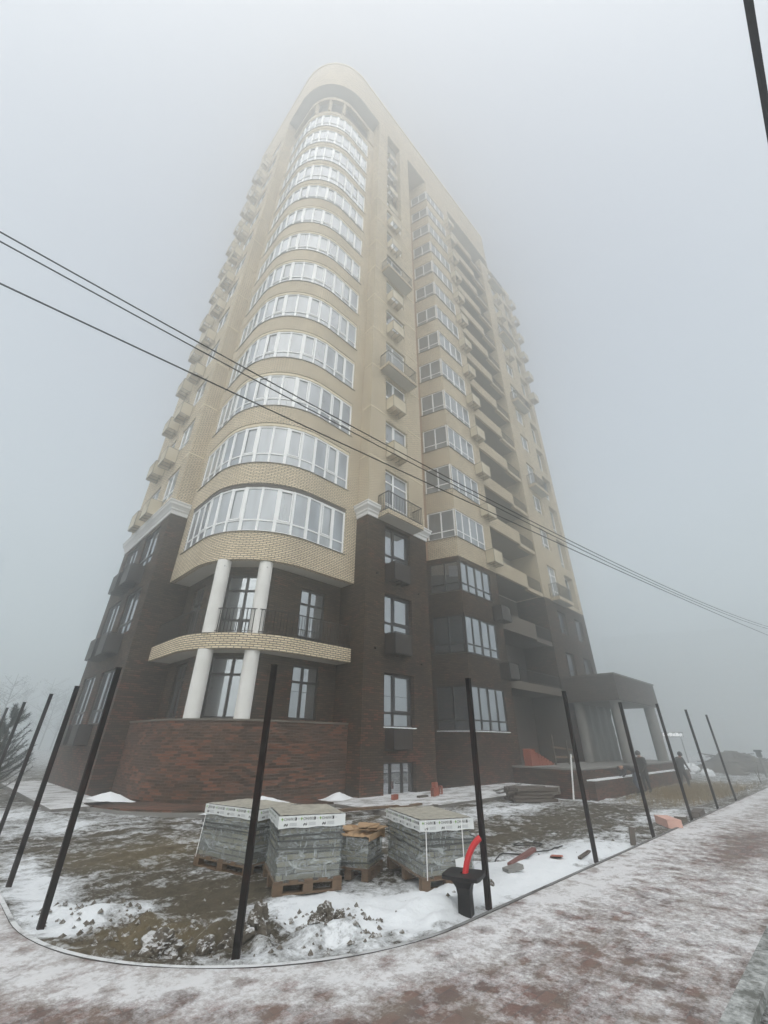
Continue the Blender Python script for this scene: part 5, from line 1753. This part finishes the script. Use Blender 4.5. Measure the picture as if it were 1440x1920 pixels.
PINEN = plain('pine_needles', (0.020, 0.033, 0.024), 0.8, var=0.5, scale=3)
BARK = plain('bark', (0.06, 0.05, 0.042), 0.95, var=0.3, scale=9)
def pine(x, y, h_, seed, label):
    rnd = random.Random(seed)
    o = empty('pine_tree', (x, y, site_z(x, y)), 0, label, 'pine tree')
    t = MB(); t.tube([(0, 0, -0.1), (0.02, 0, h_ * .5), (0, 0.02, h_)], [0.06, 0.04, 0.012], 8); 
    n_ = MB()
    for k_ in range(105):
        f = rnd.uniform(0.08, 0.97); z = h_ * f
        l = (1.0 - f) * 0.62 * h_ * 0.55 + 0.26; a = rnd.uniform(0, 6.28)
        up_ = rnd.uniform(0.35, 0.9)
        P_ = [Vector((math.cos(a) * l * q, math.sin(a) * l * q, z + up_ * l * q * q)) for q in (0, .25, .5, .75, 1)]
        t.tube(P_, [0.014, 0.012, 0.010, 0.007, 0.004], 5)
        for q in range(130):
            u_ = rnd.uniform(0.2, 1.0); i = min(3, int(u_ * 4)); fr = u_ * 4 - i
            p = P_[i].lerp(P_[i + 1], fr); d = (P_[i + 1] - P_[i]).normalized()
            sd = Vector((rnd.gauss(0, 1), rnd.gauss(0, 1), rnd.gauss(0, 1))).normalized()
            e = (d * rnd.uniform(0.5, 1.1) + sd * 0.8).normalized() * rnd.uniform(0.09, 0.17)
            wv = e.cross(sd + Vector((.1, .2, .3))).normalized() * 0.006
            n_.face([p - wv, p + wv, p + e])
    t.build('trunk', BARK, o); n_.build('crown', PINEN, o)
pine(-9.05, 7.0, 2.5, 8, 'young dark green pine with long upswept needles at the left edge')
def far_tree(x, y, h_, seed, rnd, label):
    o = empty('bare_tree', (x, y, site_z(x, y)), 0, label, 'tree', 'fogbound trees behind the site')
    t = MB(); t.tube([(0, 0, -.2), (0.1, 0, h_ * .4), (0, 0.1, h_ * .9)], [0.13, 0.09, 0.02], 6)
    c_ = MB()
    for k_ in range(26):
        f = rnd.uniform(0.2, 0.92); a = rnd.uniform(0, 6.28); l = h_ * rnd.uniform(0.18, 0.36) * (1.15 - f * 0.6)
        p = Vector((0.1 * (1 - f), 0, h_ * f * 0.9)); q = p + Vector((math.cos(a) * l, math.sin(a) * l, l * rnd.uniform(0.3, 0.9)))
        t.tube([p, p.lerp(q, .5) + Vector((0, 0, -.05)), q], [0.04, 0.028, 0.01], 4)
        for j in range(60):
            s_ = p.lerp(q, rnd.uniform(0.35, 1.05)) + Vector((rnd.gauss(0, .22), rnd.gauss(0, .22), rnd.gauss(0, .22)))
            e = Vector((rnd.gauss(0, 1), rnd.gauss(0, 1), rnd.gauss(0.4, .7))).normalized() * rnd.uniform(0.12, 0.3)
            wv = e.orthogonal().normalized() * rnd.uniform(0.012, 0.04)
            c_.face([s_ - wv, s_ + wv, s_ + e + wv * .3])
    t.build('trunk', BARK, o); c_.build('crown', plain('frosty_twigs', (0.07, 0.075, 0.06), 0.9, var=0.4) if 'frosty_twigs' not in MATS else MATS['frosty_twigs'], o)
rnd = random.Random(77)
for k_ in range(22):
    a = R(98.5) - R(28) * k_ / 21 + R(rnd.uniform(-.6, .6))
    d = rnd.uniform(78, 110)
    far_tree(CAM.x + d * math.cos(a), CAM.y + d * math.sin(a), rnd.uniform(8.5, 13.0), k_, rnd, 'pale bare tree dissolving in the fog behind the side front')

# ------------------------------------------------------------------ far right: rubble heap, sign, post, fogbound block
mound('rubble_heap', plain('heap_earth', (0.085, 0.068, 0.052), 0.95, var=0.6, scale=1.2, bmp=0.8), 40.0, -4.2, 6.0, 3.0, 1.5, -0.25, 0.2, n=40, rough=0.9, seed=6.0, sharp=1.1)
hp_ = bpy.data.objects['rubble_heap']; tag(hp_, 'low brown heap of rubble and broken boards at the far right', 'rubble heap')
rnd = random.Random(9)
for k_ in range(34):
    b = MB()
    x, y = 40 + rnd.uniform(-5.5, 5.0), -4.6 + rnd.uniform(-2.2, 2.2); z = 0.1 + max(0, 1.1 * (1 - ((x - 40) / 5.5) ** 2 - ((y + 4.2) / 3.0) ** 2))
    a = rnd.uniform(0, 3.14); l = rnd.uniform(0.3, 0.9)
    b.bar((x - l * math.cos(a), y - l * math.sin(a), z + rnd.uniform(-.25, 0.0)), (x + l * math.cos(a), y + l * math.sin(a), z + rnd.uniform(-.25, .15)), 0.2, 0.06)
    b.build('broken_board', DARKWOOD, hp_)
for k_, (x, y, r_) in enumerate(((33.5, -2.0, 0.7), (36, -0.4, 0.9), (31.5, -3.6, 0.45))):
    rock(x, y, r_, 0.7, 21.3 + k_ * 3, ['snow-covered earth lump in the fog left of the rubble heap', 'largest snow-covered earth lump behind the rubble heap', 'smallest snow-covered earth lump in the fog before the heap'][k_], mat=SNOW)
o = empty('marker_post', (30.5, -7.2, site_z(30.5, -7.2)), 0, 'short pale post with a dark cap at the right edge', 'post')
b = MB(); b.tube([(0, 0, -.3), (0, 0, 1.5)], 0.11, 12); b.build('shaft', CONC, o)
b = MB(); b.box(-.3, .3, -.2, .2, 1.502, 1.62); b.box(-.16, .16, -.14, .14, 1.2, 1.501); b.build('cap', BLACKP, o)
def emis(name, col, st):
    m, n, p, o_ = nodes_of(name)
    p.inputs['Base Color'].default_value = (*col, 1); p.inputs['Emission Color'].default_value = (*col, 1); p.inputs['Emission Strength'].default_value = st
    return m
sg = empty('lit_sign', (47.5, 2.2, site_z(47.5, 2.2)), R(-57), 'small red and white lit sign glowing through the fog on the right', 'sign')
b = MB(); b.box(-1.6, 1.6, 0.0, 0.12, 2.72, 3.22); b.build('sign_board', CONC, sg)
b = MB(); b.box(-1.55, -0.6, -0.06, -0.002, 2.78, 3.16); b.build('red_panel', emis('red_light', (0.9, 0.08, 0.06), 0.35), sg)
b = MB()
for k_ in range(6): b.box(-0.45 + 0.33 * k_, -0.2 + 0.33 * k_, -0.06, -0.002, 2.80, 3.14 - 0.07 * (k_ % 2))
b.build('white_panel', emis('white_light', (0.9, 0.92, 0.95), 0.45), sg)
for x in (-1.3, 1.3):
    b = MB(); b.tube([(x, 0.06, -.3), (x, 0.06, 2.718)], 0.06, 8); b.build('sign_leg', CONC, sg)
# block of flats in the fog
FB = empty('foggy_apartment_block', (205, 25, site_z(205, 25)), R(-66), 'grey block of flats barely visible through fog behind the canopy', 'apartment block')
W_, H_, D_ = 60.0, 44.0, 16.0
b = MB(); hs_ = []
for j in range(13):
    for i in range(16): hs_.append((2.0 + 3.6 * i, 3.8 + 3.6 * i, 1.2 + 3.2 * j, 2.8 + 3.2 * j))
wall(b, (-W_ / 2, 0), (W_ / 2, 0), -1, H_, hs_, 0.2)
wall(b, (W_ / 2, 0), (W_ / 2, D_), -1, H_); wall(b, (W_ / 2, D_), (-W_ / 2, D_), -1, H_); wall(b, (-W_ / 2, D_), (-W_ / 2, 0), -1, H_)
b.build('wall', REDB, FB)
b = MB(); b.box(-W_ / 2 - .3, W_ / 2 + .3, -.3, D_ + .3, H_ + .002, H_ + 0.6); b.build('roof', CONC, FB)
fw1 = window_meshes('f', 1.8, 1.6, (0.5,), (), WFRAME, GLASSD)
for j in range(13):
    for i in range(16):
        place_window(fw1, -W_ / 2 + 2.0 + 3.6 * i, 0.15, 1.2 + 3.2 * j, 0, parent=FB)

# ------------------------------------------------------------------ haze
hz = MB(); hz.box(-260, 320, -260, 320, -2.2, 66)
hm = bpy.data.materials.new('fog_volume'); hm.use_nodes = True
hn = hm.node_tree; hn.nodes.clear()
ho = hn.nodes.new('ShaderNodeOutputMaterial'); pv = hn.nodes.new('ShaderNodeVolumePrincipled')
pv.inputs['Color'].default_value = (0.973, 0.993, 0.994, 1)
pv.inputs['Density'].default_value = 0.018
pv.inputs['Anisotropy'].default_value = 0.86
hn.links.new(pv.outputs[0], ho.inputs['Volume'])
tag(hz.build('haze', hm), 'cold winter fog', 'fog', kind='stuff')
